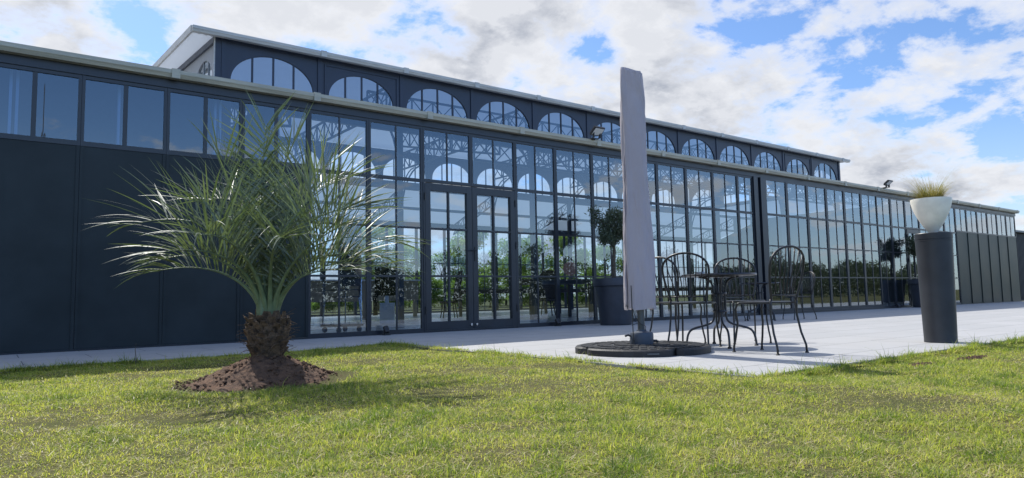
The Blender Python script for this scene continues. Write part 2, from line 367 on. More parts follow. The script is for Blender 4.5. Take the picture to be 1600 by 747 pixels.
def window(x0, x1, z0, z1, y, trans=(), bars=(.5,), stile=.034, head=.045, sill=.07, bw=.026, tw=.030, depth=.055, mat='steel', glass='glass', heavy=None, dy=0):
    y += dy
    mb = MB(); a, b = x0+.0015, x1-.0015
    mb.box(a, a+stile, y, y+depth, z0, z1); mb.box(b-stile, b, y, y+depth, z0, z1)
    mb.box(a+stile, b-stile, y+.002, y+depth-.002, z1-head, z1); mb.box(a+stile, b-stile, y+.002, y+depth-.002, z0, z0+sill)
    for t in trans:
        th = .055 if heavy is not None and abs(t-heavy) < .01 else tw
        mb.box(a+stile, b-stile, y+.006, y+.034, t-th/2, t+th/2)
    for f in bars:
        xc = x0+(x1-x0)*f; mb.box(xc-bw/2, xc+bw/2, y+.010, y+.031, z0+sill, z1-head)
    w = P('window', mb, mat); w.parent = hall
    g = MB().sheet(a+stile-.005, b-stile+.005, y+.020, z0+sill-.005, z1-head+.005); g.build('pane', glass, w, recalc=False)
    return w
def door_leaf(x0, x1, z1, y, hinge_left, handle, knob=True):
    mb = MB(); st, d = .10, .075; y0 = y-.012
    a, b = x0+.004, x1-.004
    mb.box(a, a+st, y0, y0+d, .03, z1); mb.box(b-st, b, y0, y0+d, .03, z1)
    mb.box(a+st, b-st, y0+.002, y0+d-.002, z1-.12, z1); mb.box(a+st, b-st, y0+.002, y0+d-.002, .03, .17)
    for t in (.905, 1.68): mb.box(a+st, b-st, y0+.008, y0+d-.01, t-.016, t+.016)
    xc = (x0+x1)/2; mb.box(xc-.014, xc+.014, y0+.011, y0+d-.013, .17, z1-.12)
    o = P('door', mb, 'steel')
    MB().sheet(a+st-.005, b-st+.005, y0+.038, .165, z1-.115).build('pane', 'glass', o, recalc=False)
    hx = x0-.002 if hinge_left else x1+.002
    for hz in (.35, 1.45, 2.2): MB().tube([(hx, y0-.008, hz-.06), (hx, y0-.008, hz+.06)], .012).build('hinge', 'black', o)
    s = 1 if hinge_left else -1
    if handle:
        hx = (b-st*.45) if hinge_left else (a+st*.45)
        MB().box(hx-.018, hx+.018, y0-.012, y0-.001, 1.16, 1.40).tube([(hx, y0-.01, 1.34), (hx, y0-.055, 1.34), (hx-s*-.13*(-1 if not hinge_left else -1)*(-1), y0-.055, 1.34)], .010).build('handle', 'black', o)
    if knob:
        kx = (b-.05) if hinge_left else (a+.05)
        MB().tube([(kx, y0-.001, .10), (kx, y0-.02, .10)], .02, 14).build('floor_bolt', 'chrome', o)
    return o
X = lambda n: S0+W0*n
# solid panels with window strip above (left), n=-10..0
for n in range(-10, 0):
    window(X(n), X(n+1), 2.47, ZH, FY, bars=(.5,), bw=.05, sill=.06, glass='tint')
    mb = MB(); mb.box(X(n)+.002, X(n+1)-.002, FY+.012, FY+.05, .02, 2.467)
    mb.box(X(n)+.002, X(n)+.038, FY, FY+.011, .02, 2.467); mb.box(X(n+1)-.038, X(n+1)-.002, FY, FY+.011, .02, 2.467)
    P('wall_panel', mb, 'panel')
TR = (.905, 1.68, 2.455)
bx = [X(n) for n in range(0, 12)]+[14.76]
for i in range(len(bx)-1):
    if i in (2, 3):
        window(bx[i], bx[i+1], 2.44, ZH, FY, bars=(.5,), sill=.05, heavy=2.455)
        continue
    window(bx[i], bx[i+1], .0, ZH, FY, TR, heavy=2.455)
door_leaf(X(2)+.03, X(3), 2.425, FY, True, False); door_leaf(X(3), X(4)-.03, 2.425, FY, False, True)
mb = MB().box(X(2), X(2)+.029, FY-.01, FY+.07, 0, 2.438).box(X(4)-.029, X(4), FY-.01, FY+.07, 0, 2.438).box(X(2)+.03, X(4)-.03, FY-.006, FY+.068, .0, .028)
P('door_frame', mb, 'steel')
# thick double post then the folding section, a little proud
mb = MB().box(14.765, 14.93, FY-.03, FY+.12, 0, ZH).box(15.0, 15.195, FY-.06, FY+.12, 0, ZH).box(14.93, 15.0, FY+.02, FY+.09, 0, ZH)
P('post', mb, 'steel')
W1 = .953
for k in range(0, 12):
    x0 = 15.2+W1*k; pr = -.05 if k < 6 else 0
    if k == 8:
        window(x0, x0+W1, 2.44, ZH, FY, bars=(.5,), sill=.05); door_leaf(x0+.01, x0+W1-.01, 2.425, FY, True, True, False)
        continue
    window(x0, x0+W1, .0 if k >= 6 else .06, ZH, FY, TR, dy=pr, heavy=2.455, stile=.045)
P('threshold', MB().box(15.2, 15.2+6*W1, FY-.075, FY+.05, 0, .058), 'steel')
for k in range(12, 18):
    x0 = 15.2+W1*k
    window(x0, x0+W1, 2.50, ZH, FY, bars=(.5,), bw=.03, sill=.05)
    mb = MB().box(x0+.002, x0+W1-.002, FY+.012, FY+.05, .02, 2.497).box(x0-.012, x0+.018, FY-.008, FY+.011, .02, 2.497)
    P('wall_panel', mb, 'panel_lawntint')
XL, XR = X(-10), 15.2+W1*18
mb = MB().box(XL-.05, XR+.05, FY-.015, FY+.09, ZH+.002, ZE+.06); P('fascia', mb, 'steel')
P('plinth', MB().box(XL, X(0)-.002, FY-.004, FY+.06, 0, .018), 'steel'); P('plinth', MB().box(15.2+12*W1, XR, FY-.004, FY+.06, 0, .018), 'steel')

def gutter(x0, x1, y, z, mat, depth=.13, h=.10, step=1.9, first=1.87, bw=.10):
    pr = [(y+depth, z), (y+.03, z), (y+.012, z+.035), (y, z+.05), (y, z+h), (y+.012, z+h), (y+.02, z+h-.008), (y+depth, z+h-.008)]
    o = P('gutter', MB().prism(pr, x0, x1, 'x'), mat)
    xx = first
    while xx < x1-.1:
        if xx > x0: MB().box(xx-bw/2, xx+bw/2, y-.010, y+.05, z-.012, z+h+.012).build('gutter_joint', mat, o)
        xx += step
    MB().prism([(a, b) for a, b in pr], x1+.001, x1+.012, 'x').build('end_cap', mat, o)
    return o
gutter(XL-.1, XR+.12, FY-.14, ZE-.005, 'gutter')
# aisle roofs (slab with white underside), nave roof
def slab(prof, x0, x1, name='roof', mat='sheet'):
    low = prof[:len(prof)//2]; mb = MB(); n = 0
    for i, (y, z) in enumerate(low): mb.v += [(x0, y, z+.02), (x1, y, z+.02)]
    for i in range(len(low)-1): mb.f.append((2*i, 2*i+1, 2*i+3, 2*i+2))
    return P(name, mb, mat)
slab([(FY-.02, ZE+.062), (HY1, 4.42), (HY1, 4.50), (FY-.02, ZE+.10)], 3.3, XR+.1)
slab([(FY-.02, ZE+.062), (HY1, 4.42), (HY1, 4.50), (FY-.02, ZE+.10)], XL-.1, 3.299, mat='rooftop')
P('partition', MB().box(XL, 3.30, 12.40, 12.50, .013, 4.10), 'partition'); P('partition', MB().box(3.20, 3.30, FY+.10, 12.399, .013, 3.50), 'partition')
slab([(HY2+.04, 4.42), (HY3+.15, ZE+.062), (HY3+.15, ZE+.12), (HY2+.04, 4.50)], XL-.1, XR+.1)
CX0, CB, NB = 3.4709, 1.9, 12; CX1 = CX0+CB*NB+.1; CXL = CX0-.16
slab([(HY1+.002, 4.42), (HY2, 4.42), (HY2, 4.50), (HY1+.002, 4.50)], XL-.1, CXL-.004); slab([(HY1+.002, 4.42), (HY2, 4.42), (HY2, 4.50), (HY1+.002, 4.50)], CX1+.004, XR+.1)
RY = (HY1+HY2)/2; ZC = 5.60; ZR = ZC+.30
ov = .12
slab([(HY1-ov, ZC), (RY, ZR), (HY2+ov, ZC), (HY2+ov, ZC+.05), (RY, ZR+.05), (HY1-ov, ZC+.05)], CXL-.42, CX1+.35)
# rake boards at the gable ends and ridged top sheet
P('bargeboard', MB().prism([(HY1-ov, ZC-.05), (RY, ZR-.05), (HY2+ov, ZC-.05), (HY2+ov, ZC+.08), (RY, ZR+.08), (HY1-ov, ZC+.08)], CXL-.46, CXL-.422, 'x'), 'gutter2')
P('bargeboard', MB().prism([(HY1-ov, ZC-.03), (RY, ZR-.03), (HY2+ov, ZC-.03), (HY2+ov, ZC+.07), (RY, ZR+.07), (HY1-ov, ZC+.07)], CX1+.352, CX1+.38, 'x'), 'gutter2')
mb = MB()
x = CXL-.4
while x < CX1+.3:
    mb.box(x, x+.05, HY1-ov-.03, HY1-ov+.3, ZC+.052, ZC+.075); x += .12
P('roof_rib', mb, 'rooftop')
gutter(CXL-.45, CX1+.42, HY1-ov-.12, ZC-.05, 'gutter2', h=.10, first=CX0+CB, step=CB, bw=.12)
gutter(CXL-.45, CX1+.42, HY2+ov+.002, ZC-.04, 'gutter2', h=.10, first=CX0+CB, step=CB, bw=.12)

def arch_window(x0, x1, z0, z1, y, cx, a, zs, zsp, rise, th=.05, bars=(-.5, 0, .5), vent=False, glass='tint', mat='cler', swap=None):
    """panel with an arched opening; swap maps (x,y,z) for end walls"""
    arch = lambda x: zsp+rise*math.sqrt(max(0, 1-((x-cx)/a)**2))
    K = 28; mb = MB(); ya, yb = y, y+th
    xs = [cx-a*math.cos(math.pi*i/K) for i in range(K+1)]
    def quad(y, pts):
        n = len(mb.v); mb.v += [(px, y, pz) for px, pz in pts]; mb.f.append((n, n+1, n+2, n+3))
    zt = z1 if not callable(z1) else None
    top = (lambda x: z1) if zt is not None else z1
    for yy in (ya, yb):
        quad(yy, [(x0, z0), (cx-a, z0), (cx-a, top(cx-a)), (x0, top(x0))]); quad(yy, [(cx+a, z0), (x1, z0), (x1, top(x1)), (cx+a, top(cx+a))])
        quad(yy, [(cx-a, z0), (cx+a, z0), (cx+a, zs), (cx-a, zs)])
        for i in range(K): quad(yy, [(xs[i], arch(xs[i])), (xs[i+1], arch(xs[i+1])), (xs[i+1], top(xs[i+1])), (xs[i], top(xs[i]))])
    path = [(cx-a, zs)]+[(x, arch(x)) for x in xs]+[(cx+a, zs), (cx-a, zs)]
    for i in range(len(path)-1):
        n = len(mb.v); (p, q), (r, s) = path[i], path[i+1]
        if abs(p-r)+abs(q-s) < 1e-6: continue
        mb.v += [(p, ya, q), (r, ya, s), (r, yb, s), (p, yb, q)]; mb.f.append((n, n+1, n+2, n+3))
    for f in bars:
        bxx = cx+f*a; mb.box(bxx-.017, bxx+.017, y+.008, y+th-.008, zs, arch(bxx)+.01)
    if not swap:
        for xd in (x0,): mb.box(xd-.045, xd+.045, y-.022, y-.001, z0, top(xd))
        mb.box(x0+.046, x1-.046, y-.010, y-.001, top(x0)-.07, top(x0)-.002)
    gl = MB(); poly = [(cx-a-.004, zs-.004)]+[(x, arch(x)+.004) for x in xs]+[(cx+a+.004, zs-.004)]
    gl.v = [(p_, y+.025, q_) for p_, q_ in poly]; gl.f = [tuple(range(len(poly)))]
    if vent:
        vf = MB(); e = .10; xa, xb, za, zb = x0+e, x1-e, zs-.03, z1-.13
        vf.box(xa, xa+.03, y-.018, y-.001, za, zb); vf.box(xb-.03, xb, y-.018, y-.001, za, zb); vf.box(xa+.03, xb-.03, y-.018, y-.001, zb-.03, zb); vf.box(xa+.03, xb-.03, y-.018, y-.001, za, za+.03)
    if swap:
        mb.v = [swap(*v) for v in mb.v]; gl.v = [swap(*v) for v in gl.v]
    o = P('arched_window', mb, mat, recalc=True); gl.build('pane', glass, o)
    if vent: vf.build('vent_frame', mat, o)
    return o
for i in range(NB):
    x0 = CX0+CB*i; vent = i in (1, 10)
    arch_window(x0, x0+CB, 4.40, ZC-.002, HY1, x0+CB/2, .82-(.07 if vent else 0), 4.74 if vent else 4.55, 4.80, .60-(.05 if vent else 0), vent=vent)
# corner posts
P('post', MB().box(CXL, CX0-.047, HY1-.01, HY1+.12, 4.40, ZC-.002), 'cler'); P('post', MB().box(CX0+CB*NB-.0, CX1, HY1-.03, HY1+.12, 4.40, ZC-.002), 'cler')
P('rake_trim', MB().prism([(HY1+.02, ZC-.12), (RY, ZR-.12), (RY, ZR-.005), (HY1+.02, ZC-.005)], CXL-.03, CXL+.015, 'x'), 'cler')
P('corner_trim', MB().box(CXL-.022, CXL-.001, HY1-.012, HY1+.02, 4.40, ZC-.01), 'gutter2')
off = .62
for i in range(-1, NB+1):
    x0 = CX0+CB*(i+off); xa, xb = max(x0, CXL), min(x0+CB, CX1)
    cx = x0+CB/2
    if xb-xa < CB-.01:
        if xb > xa: P('wall_panel', MB().box(xa, xb, HY2, HY2+.05, 4.40, ZC-.002), 'cler')
        continue
    arch_window(x0, x0+CB, 4.40, ZC-.002, HY2, cx, .82, 4.55, 4.78, .60, glass='farglass')
# gable end walls of the clerestory with one arched window near each side
topf = lambda yv: ZC+.30*(1-abs(yv-RY)/(RY-HY1+ov))-.01
for xe, sgn in ((CXL+.02, 1), (CX1-.07, 1)):
    sw = lambda a, b, c, xe=xe: (xe+(b-0), a, c)
    n = 4; wv = (HY2-HY1-.2)/n
    for j in range(n):
        y0 = HY1+.125+wv*j
        arch_window(y0, y0+wv-.003, 4.40, topf, 0.0, y0+wv/2, .76, 4.55, 4.80, .58, glass='farglass', mat='gable' if xe < 10 else 'cler', swap=sw)
# far facade
zf0 = .05
n = 0; x = XL
while x < XR-.3:
    x2 = min(x+1.27, XR)
    window(x, x2, 0, ZH, HY3, (.14, .95, 1.95), bars=(.5,), glass='farglass', stile=.05, depth=.06, mat='inner'); x = x2
P('fascia', MB().box(XL, XR, HY3-.01, HY3+.08, ZH+.002, ZE+.06), 'inner')
# end walls
for xe in (XL-.05, XR+.001):
    P('end_wall', MB().prism([(FY+.09, 0), (HY3-.01, 0), (HY3-.01, ZE+.06), (HY2+.04, 4.42), (HY1, 4.42), (FY+.09, ZE+.10)], xe, xe+.05, 'x'), 'panel')
P('wall', MB().prism([(FY+.10, 0.02), (HY3-.02, 0.02), (HY3-.02, ZE+.05), (HY2+.04, 4.40), (HY1, 4.40), (FY+.10, ZE+.09)], -1.4, -1.3, 'x'), 'roof')
# interior: columns, lattice trusses, beams, floor
def lattice(p, q, h, step, w=.035, dirn=(0, 0, 1), ch=.05, cross=True):
    p, q = Vector(p), Vector(q); u = Vector(dirn)*h; mb = MB()
    mb.bar(p, q, ch); mb.bar(p+u, q+u, ch); n = max(1, round((q-p).length/step))
    for i in range(n):
        a = p+(q-p)*i/n; b = p+(q-p)*(i+1)/n
        mb.bar(a, b+u, w*.7, w*.7)
        if cross: mb.bar(b, a+u, w*.6, w*.6)
        mb.bar(a, a+u, w)
    return mb
cols = [CX0+3.8*k for k in range(0, 7)]
for k, xc in enumerate([XL+2]+[CX0-3.8]+cols+[CX1+3.4]):
    innave = 3 < xc < CX1
    for yc in (HY1+.11, HY2-.11):
        mb = MB().box(xc-.06, xc+.06, yc-.06, yc+.06, 0.02, 4.40); P('column', mb, 'inner')
        s = 1 if yc < RY else -1
        if innave:     # curved brackets
            pts = [(xc, yc+s*(.06+1.25*(1-math.cos(t))), 3.35+1.5*math.sin(t)) for t in [R(90)*j/8 for j in range(9)]]
            b2 = MB().tube(pts, .03, 6); pts = [(xc, yc+s*(.06+.85*(1-math.cos(t))), 3.75+1.1*math.sin(t)) for t in [R(90)*j/8 for j in range(9)]]
            b2.tube(pts, .022, 6); P('bracket', b2, 'inner')
    if innave:
        P('truss', lattice((xc, HY1+.2, 4.92), (xc, HY2-.2, 4.92), .55, .55), 'inner')
    for ya, za, yb, zb in ((FY+.15, 3.10, HY1+.05, 3.95), (HY2-.05, 3.95, HY3-.1, 3.10)):
        P('truss', lattice((xc, ya, za), (xc, yb, zb), .36, .42, dirn=(0, 0, 1), w=.026, ch=.04), 'inner')
P('truss', lattice((CX0+5.8, HY1+.09, 3.86), (CX1, HY1+.09, 3.86), .56, .62, w=.036, ch=.06), 'inner')
P('truss', lattice((CX0+3.8, HY1+1.75, 5.02), (CX1, HY1+1.75, 5.02), .62, .62, w=.036), 'inner')
P('beam', MB().box(XL, XR, HY2-.06, HY2+.03, 4.28, 4.398), 'inner'); P('beam', MB().box(XL, XR, HY1+.03, HY1+.15, 4.28, 4.398).box(XL, XR, (FY+HY1)/2, (FY+HY1)/2+.08, 3.86, 3.97), 'inner')
P('purlin', MB().box(XL, XR, HY2+1.3, HY2+1.38, 3.80, 3.90).box(CX0, CX1, RY-.04, RY+.04, ZR-.13, ZR-.01), 'inner')
for xw in (.17, 1.30, 2.47):
    o = P('post', MB().box(xw-.035, xw-.005, 9.98, 10.06, .02, 3.5).box(xw+.03, xw+.06, 9.98, 10.06, .02, 3.5), 'pale')
M['floor'] = pmat('polished_floor', (.34, .33, .31), .28, var=.06, vscale=2)
P('floor', MB().box(XL, XR, FY+.071, HY3, -.10, .012), 'floor')
# dark annexe past the right end
ax = thing('annexe', 'low dark corrugated shed past the far right end of the glass hall', 'building', (36.5, 12.5, 0))
mb = MB().box(-2.3, 2, -1.4, 4, -.05, 3.0)
for i in range(28): mb.box(-2.3+.15*i, -2.25+.15*i, -1.43, -1.401, 0, 3.0)
mb.build('wall', 'plastic', ax); MB().prism([(-1.6, 3.0), (4.2, 3.25), (4.2, 3.33), (-1.6, 3.08)], -2.45, 2.15, 'x').build('roof', 'rooftop', ax)

# ------------------------------------------------------------------ lights on the hall
def floodlight(x, label):
    t = thing('floodlight', label, 'lamp', (x, FY-.17, ZE+.10), 0, 'floodlights on the eave')
    MB().box(-.03, .03, -.02, .16, -.02, .012).box(-.09, -.075, -.11, -.06, 0, .15).box(.075, .09, -.11, -.06, 0, .15).bar((-.09, -.03, .0), (.09, -.03, .0), .05, .014).build('bracket', 'black', t)
    rot = Matrix.Rotation(R(-38), 4, 'X'); h = MB().box(-.13, .13, -.10, .10, -.02, .022)
    for i in range(8): h.box(-.12+i*.032, -.112+i*.032, -.08, .08, .0225, .04)
    h.v = [tuple(rot @ Vector(v)+Vector((0, -.11, .13))) for v in h.v]; hd = h.build('housing', 'black', t, bevel=.004)
    l = MB().box(-.11, .11, -.08, .08, -.025, -.021); l.v = [tuple(rot @ Vector(v)+Vector((0, -.11, .13))) for v in l.v]; l.build('lens', 'white', hd)
    return t
floodlight(9.30, 'floodlight clamped to the lower gutter just left of the closed parasol')
floodlight(21.2, 'small floodlight on the lower gutter at the left of the white bowl planter')
sp = thing('ground_spotlight', 'small black spotlight on the paving left of the double door', 'lamp', (4.88, FY-.11, 0), 0, 'spotlights along the facade foot')
MB().box(-.05, .05, -.045, .045, 0, .02).box(-.035, .035, -.02, .02, .02, .05).build('base', 'black', sp, bevel=.003)
h = MB().lathe([(.0, -.05), (.035, -.05), (.045, .0), (.045, .05), (.035, .055), (.03, .045), (0, .045)], 18)
rt = Matrix.Rotation(R(-35), 4, 'X'); h.v = [tuple(rt @ Vector(v)+Vector((0, 0, .08))) for v in h.v]; h.build('lamp_head', 'black', sp, smooth=True)
dup(sp, (8.32, FY-.11, 0), 0, 'small black spotlight on the paving between the double door and the olive pot')
dup(sp, (21.7, FY-.11, 0), 0, 'tiny spotlight on the paving just left of the distant second pot')

# ------------------------------------------------------------------ potted olives
def leaf_cloud(centers, n, size, flat=.0, asp=.35, rs=nrs, shell=.55):
    """n small leaf quads spread through ellipsoids (cx,cy,cz,rx,ry,rz)"""
    C = np.array(centers); w = (C[:, 3]*C[:, 4]*C[:, 5])**(.75); idx = rs.choice(len(C), n, p=w/w.sum())
    d = rs.normal(size=(n, 3)); d /= np.linalg.norm(d, axis=1)[:, None]; r = (shell+(1-shell)*rs.rand(n))[:, None]*(1+.14*rs.normal(size=(n, 1)))
    c = C[idx, :3]+d*r*C[idx, 3:]
    a = d*.5+rs.normal(size=(n, 3))*.7; a /= np.linalg.norm(a, axis=1)[:, None]
    b = np.cross(a, rs.normal(size=(n, 3))); b /= np.linalg.norm(b, axis=1)[:, None]
    s = (size*(.6+.8*rs.rand(n)))[:, None]
    V = np.stack([c-a*s, c+b*s*asp, c+a*s, c-b*s*asp], 1).reshape(-1, 3)
    return V, np.arange(4*n).reshape(-1, 4)
def make_pot(parent):
    prof = [(.0, .0), (.27, .0), (.285, .012), (.355, .70), (.385, .705), (.395, .715), (.405, .84), (.40, .85), (.37, .85), (.355, .76), (0, .76)]
    p = MB().lathe(prof, 56).build('pot', 'plastic', parent, smooth=True)
    MB().lathe([(.0, .78), (.36, .775)], 40, fn=lambda t, z: 1).build('soil', 'soil', parent)
def _at(px, y):
    v = Fw+Rt*((px-800)/FPX)-Up*((470-373.5)/FPX); return v.x*y/v.y
po = thing('potted_olive_tree', 'ball headed olive tree in a large dark pot by the facade left of the parasol', 'potted plant', (9.20, 9.05, 0), .4, 'potted olives along the facade')
make_pot(po)
tk = [(.0, 0, .74), (.015, .01, .95), (-.012, .0, 1.15), (.01, -.01, 1.35), (.0, .0, 1.5)]
mb = MB().tube(tk, [.045, .036, .034, .032, .03], 10)
cc = []
for i in range(16):
    t = 6.283*i/16+rnd.random(); rr = .15+.17*rnd.random(); z = 1.52+.58*rnd.random()
    mb.tube([(0, 0, 1.42), (rr*.4*math.cos(t), rr*.4*math.sin(t), 1.5+(z-1.5)*.5), (rr*math.cos(t), rr*math.sin(t), z)], [.016, .01, .004], 5)
    cc.append((rr*math.cos(t), rr*math.sin(t), z, .15, .15, .15))
cc.append((0, 0, 1.80, .30, .30, .31))
mb.build('trunk', 'bark', po, smooth=True)
V, Q = leaf_cloud(cc, 5600, .032, asp=.24, shell=.3); o = fast_mesh('foliage', V, Q, np.zeros((0, 3), int), 'olive', parent=po)
dup(po, (_at(1443, 9.34), 9.34, 0), 2.0, 'distant potted olive standing at the facade behind the tall pedestal')

# ------------------------------------------------------------------ palm
PB = Vector((1.62, 5.05, 0)); D2 = Vector((math.sin(YAW), math.cos(YAW), 0)); R2 = Rt0.copy()
mz = .20
def mound_fn():
    mb = MB(); K, Jn = 72, 26; rad = .54
    for j in range(Jn+1):
        f = j/Jn
        for i in range(K):
            t = 2*math.pi*i/K; r = rad*f*(1+.10*math.sin(2*t+.6)+.07*math.sin(5*t))
            x, y = r*math.cos(t), r*math.sin(t); z = mz*(1-f)**1.15*(1-.0)+ (.03 if f < .2 else 0)*0-.045*f
            a = .022*mnoise.noise(Vector((x*9, y*9, 1)))+.018*mnoise.noise(Vector((x*26, y*26, 5)))+.01*mnoise.noise(Vector((x*60, y*60, 9)))
            mb.v.append((x, y, z+a*(1 if f < .95 else .3)))
    for j in range(Jn):
        for i in range(K):
            i2 = (i+1) % K; mb.f.append((j*K+i, j*K+i2, (j+1)*K+i2, (j+1)*K+i))
    for c in range(700):     # clods
        t = rnd.random()*6.283; f = math.sqrt(rnd.random())*1.02 if c < 520 else 1+abs(rnd.gauss(0, .10)); r = rad*f; x, y = r*math.cos(t), r*math.sin(t); z = mz*(1-min(1, f))**1.15-.03*min(1, f)+.004
        s = .004+.012*rnd.random()**2; n = len(mb.v)
        pts = [(s*(1+rnd.random()), 0, 0), (0, s*(1+rnd.random()), 0), (-s, 0, s*.3), (0, -s, 0), (0, 0, s), (0, 0, -s)]
        mb.v += [(x+a, y+b, z+c2) for a, b, c2 in pts]
        for q in ((0, 1, 4), (1, 2, 4), (2, 3, 4), (3, 0, 4), (1, 0, 5), (2, 1, 5), (3, 2, 5), (0, 3, 5)): mb.f.append(tuple(n+k for k in q))
    o = mb.build('soil_mound', 'soil', None, smooth='all'); o.location = PB; return struct(o)
mound_fn()
palm = thing('palm_tree', 'young feathery grey green palm growing from a mound of soil on the lawn', 'palm', tuple(PB+Vector((0, 0, mz-.03))))
tb = MB(); tb.lathe([(.09, -.08), (.100, .0), (.114, .06), (.118, .13), (.108, .19), (.085, .235), (.05, .26)], 28, fn=lambda t, z: 1+.05*math.sin(7*t+z*20))
trunk = tb.build('trunk', 'boot', palm, smooth='all')
bo = MB()
for i in range(84):         # old leaf bases, cut off short
    f = i/84; z = -.02+.24*f; t = i*2.399; r0 = .096+.022*math.sin(min(1, max(0, z)/.15)*1.6)-.05*max(0, z-.16)/.08; dx, dy = math.cos(t), math.sin(t)
    w = .040+.022*rnd.random(); h = .055+.05*rnd.random(); out_ = .020+.035*rnd.random(); th = .008
    tx, ty = -dy, dx; n = len(bo.v)
    for rr_, ww, zz_ in ((r0*.93, w, z), (r0+.018, w*.75, z+h*.5), (r0+out_, w*.42, z+h)):
        sk = rnd.uniform(-.006, .006)
        for so, wq in ((0, 1), (th, .8)):
            bo.v += [(dx*(rr_+so)-tx*ww*wq, dy*(rr_+so)-ty*ww*wq, zz_+sk-so*.4), (dx*(rr_+so)+tx*ww*wq, dy*(rr_+so)+ty*ww*wq, zz_-sk-so*.4)]
    for k in (0, 4): bo.f += [(n+k, n+k+1, n+k+5, n+k+4), (n+k+2, n+k+3, n+k+7, n+k+6), (n+k, n+k+2, n+k+6, n+k+4), (n+k+1, n+k+3, n+k+7, n+k+5)]
    bo.f.append((n+8, n+9, n+11, n+10))
for i in range(260):        # loose fibres
    t = rnd.random()*6.283; z = .0+.26*rnd.random(); r0 = .112; p0 = Vector((math.cos(t)*r0, math.sin(t)*r0, z)); d = Vector((math.cos(t)+rnd.uniform(-1, 1), math.sin(t)+rnd.uniform(-1, 1), rnd.uniform(-1, 1)))*.055
    bo.bar(p0, p0+d, .0025)
bo.build('leaf_base', 'boot', trunk, recalc=False)
S_ = 1/218.0
def px2off(px, py, d): return R2*((px-410)*S_)+Vector((0, 0, (505-py)*S_+.22))+D2*d
def frond(c1, c2, tp, d, lenf=1.0, seed=0, ld=0.0, upv=(48, 74)):
    rr = random.Random(seed); T = px2off(*tp, d); C1 = px2off(410+(c1[0]-410)*.8, c1[1]-4, d*.06); C2 = px2off(*c2, d*.55)
    d0 = Vector((C2.x, C2.y, 0)); d0 = d0.normalized() if d0.length > .01 else Vector((1, 0, 0))
    B = Vector((0, 0, .20))+d0*.042+Vector((rr.uniform(-.02, .02), rr.uniform(-.02, .02), rr.uniform(-.04, .02)))
    bez = lambda s: B*(1-s)**3+C1*3*s*(1-s)**2+C2*3*s*s*(1-s)+T*s**3
    NP = 28; pts = [bez(i/NP) for i in range(NP+1)]
    mb = MB(); mb.tube(pts, [.0035+.024*(1-i/NP)**2.2 for i in range(NP+1)], 7)
    lf = MB(); n = int(31*lenf)
    for k in range(n):
        s = .36+.64*(k/(n-1))+rr.uniform(-.004, .004); s = min(1, s); f = s*NP; i = min(NP-1, int(f)); p = pts[i].lerp(pts[i+1], f-i)
        tg = (pts[min(NP, i+1)]-pts[max(0, i-1)]).normalized()
        side = tg.cross(Vector((0, 0, 1)))
        if side.length < .15: side = R2.copy()
        side.normalize(); upn = side.cross(tg).normalized()
        if upn.z < 0 and s < .9: upn = -upn
        u_ = (s-.36)/.64; prof = .62+.38*math.sin(math.pi*min(1, u_/.55)*.5) if u_ < .75 else 1-.22*(u_-.75)/.25
        for sg in (-1, 1):
            Ln = .47*lenf*prof*rr.uniform(.8, 1.12)
            al = R((80-30*u_ if u_ < .75 else 57.5-110*(u_-.75))+rr.uniform(-9, 9)); v = R(rr.uniform(*upv))*(1-.55*max(0, u_-.6)/.4)
            dd = tg*math.cos(al)+(side*sg*math.cos(v)+upn*math.sin(v))*math.sin(al); dd.normalize()
            wv = dd.cross(upn+side*sg*rr.uniform(-.9, .9)).normalized(); q = p.copy(); w0 = .0072*rr.uniform(.75, 1.2); strip = []
            bend = .012+.060*rr.random()**2+ld*(.4+rr.random()); kink = rr.random() < .05
            for j in range(7):
                u = j/6; ww = w0*(.45+1.4*u if u < .3 else (1-u)**.75*1.25+.02)
                strip.append((q-wv*ww, q+wv*ww)); dd = (dd+Vector((0, 0, -bend-(.5 if kink and j == 3 else 0)))).normalized(); q = q+dd*Ln/6
            lf.quadstrip(strip)
    st = mb.build('frond', 'stem', palm, smooth='all'); lf.build('leaflet_fan', 'palm', st, recalc=False)
    return st
FR = [((398, 400), (330, 318), (208, 350), -.10, 1.05, .03), ((402, 390), (365, 285), (285, 300), .35, 1.0, .01), ((405, 400), (385, 300), (396, 190), .10, .95, 0), ((410, 400), (402, 290), (428, 205), .3, .95, 0),
      ((415, 400), (430, 290), (500, 245), .2, 1.0, .01), ((418, 400), (448, 305), (545, 285), -.15, 1.05, .01), ((420, 410), (470, 322), (575, 340), -.3, 1.0, .03), ((420, 415), (480, 345), (600, 380), .25, 1.0, .06),
      ((432, 455), (462, 422), (545, 428), -.2, .85, .10), ((400, 430), (368, 385), (312, 402), -.6, .95, .06), ((405, 430), (395, 370), (385, 385), -.85, .9, .05), ((415, 430), (442, 372), (485, 388), -.7, .9, .06),
      ((405, 400), (370, 320), (318, 292), .8, .95, 0), ((412, 400), (420, 300), (437, 262), .9, .95, 0), ((418, 400), (460, 320), (525, 300), .8, .95, 0), ((406, 400), (392, 300), (352, 248), -.3, .95, .01),
      ((397, 440), (350, 385), (285, 408), -.35, .85, .08), ((404, 400), (378, 330), (345, 330), -.55, .9, .02), ((420, 420), (478, 380), (560, 400), .5, .9, .07), ((393, 445), (335, 405), (262, 425), -.25, .85, .08), ((430, 440), (492, 395), (600, 425), .05, .85, .10), ((400, 440), (360, 400), (300, 350), .5, .9, .03), ((424, 440), (480, 390), (545, 372), -.5, .9, .05)]
for i, (c1, c2, t, d, lf, ld) in enumerate(FR): frond(c1, c2, t, d, lf, 100+i, ld)

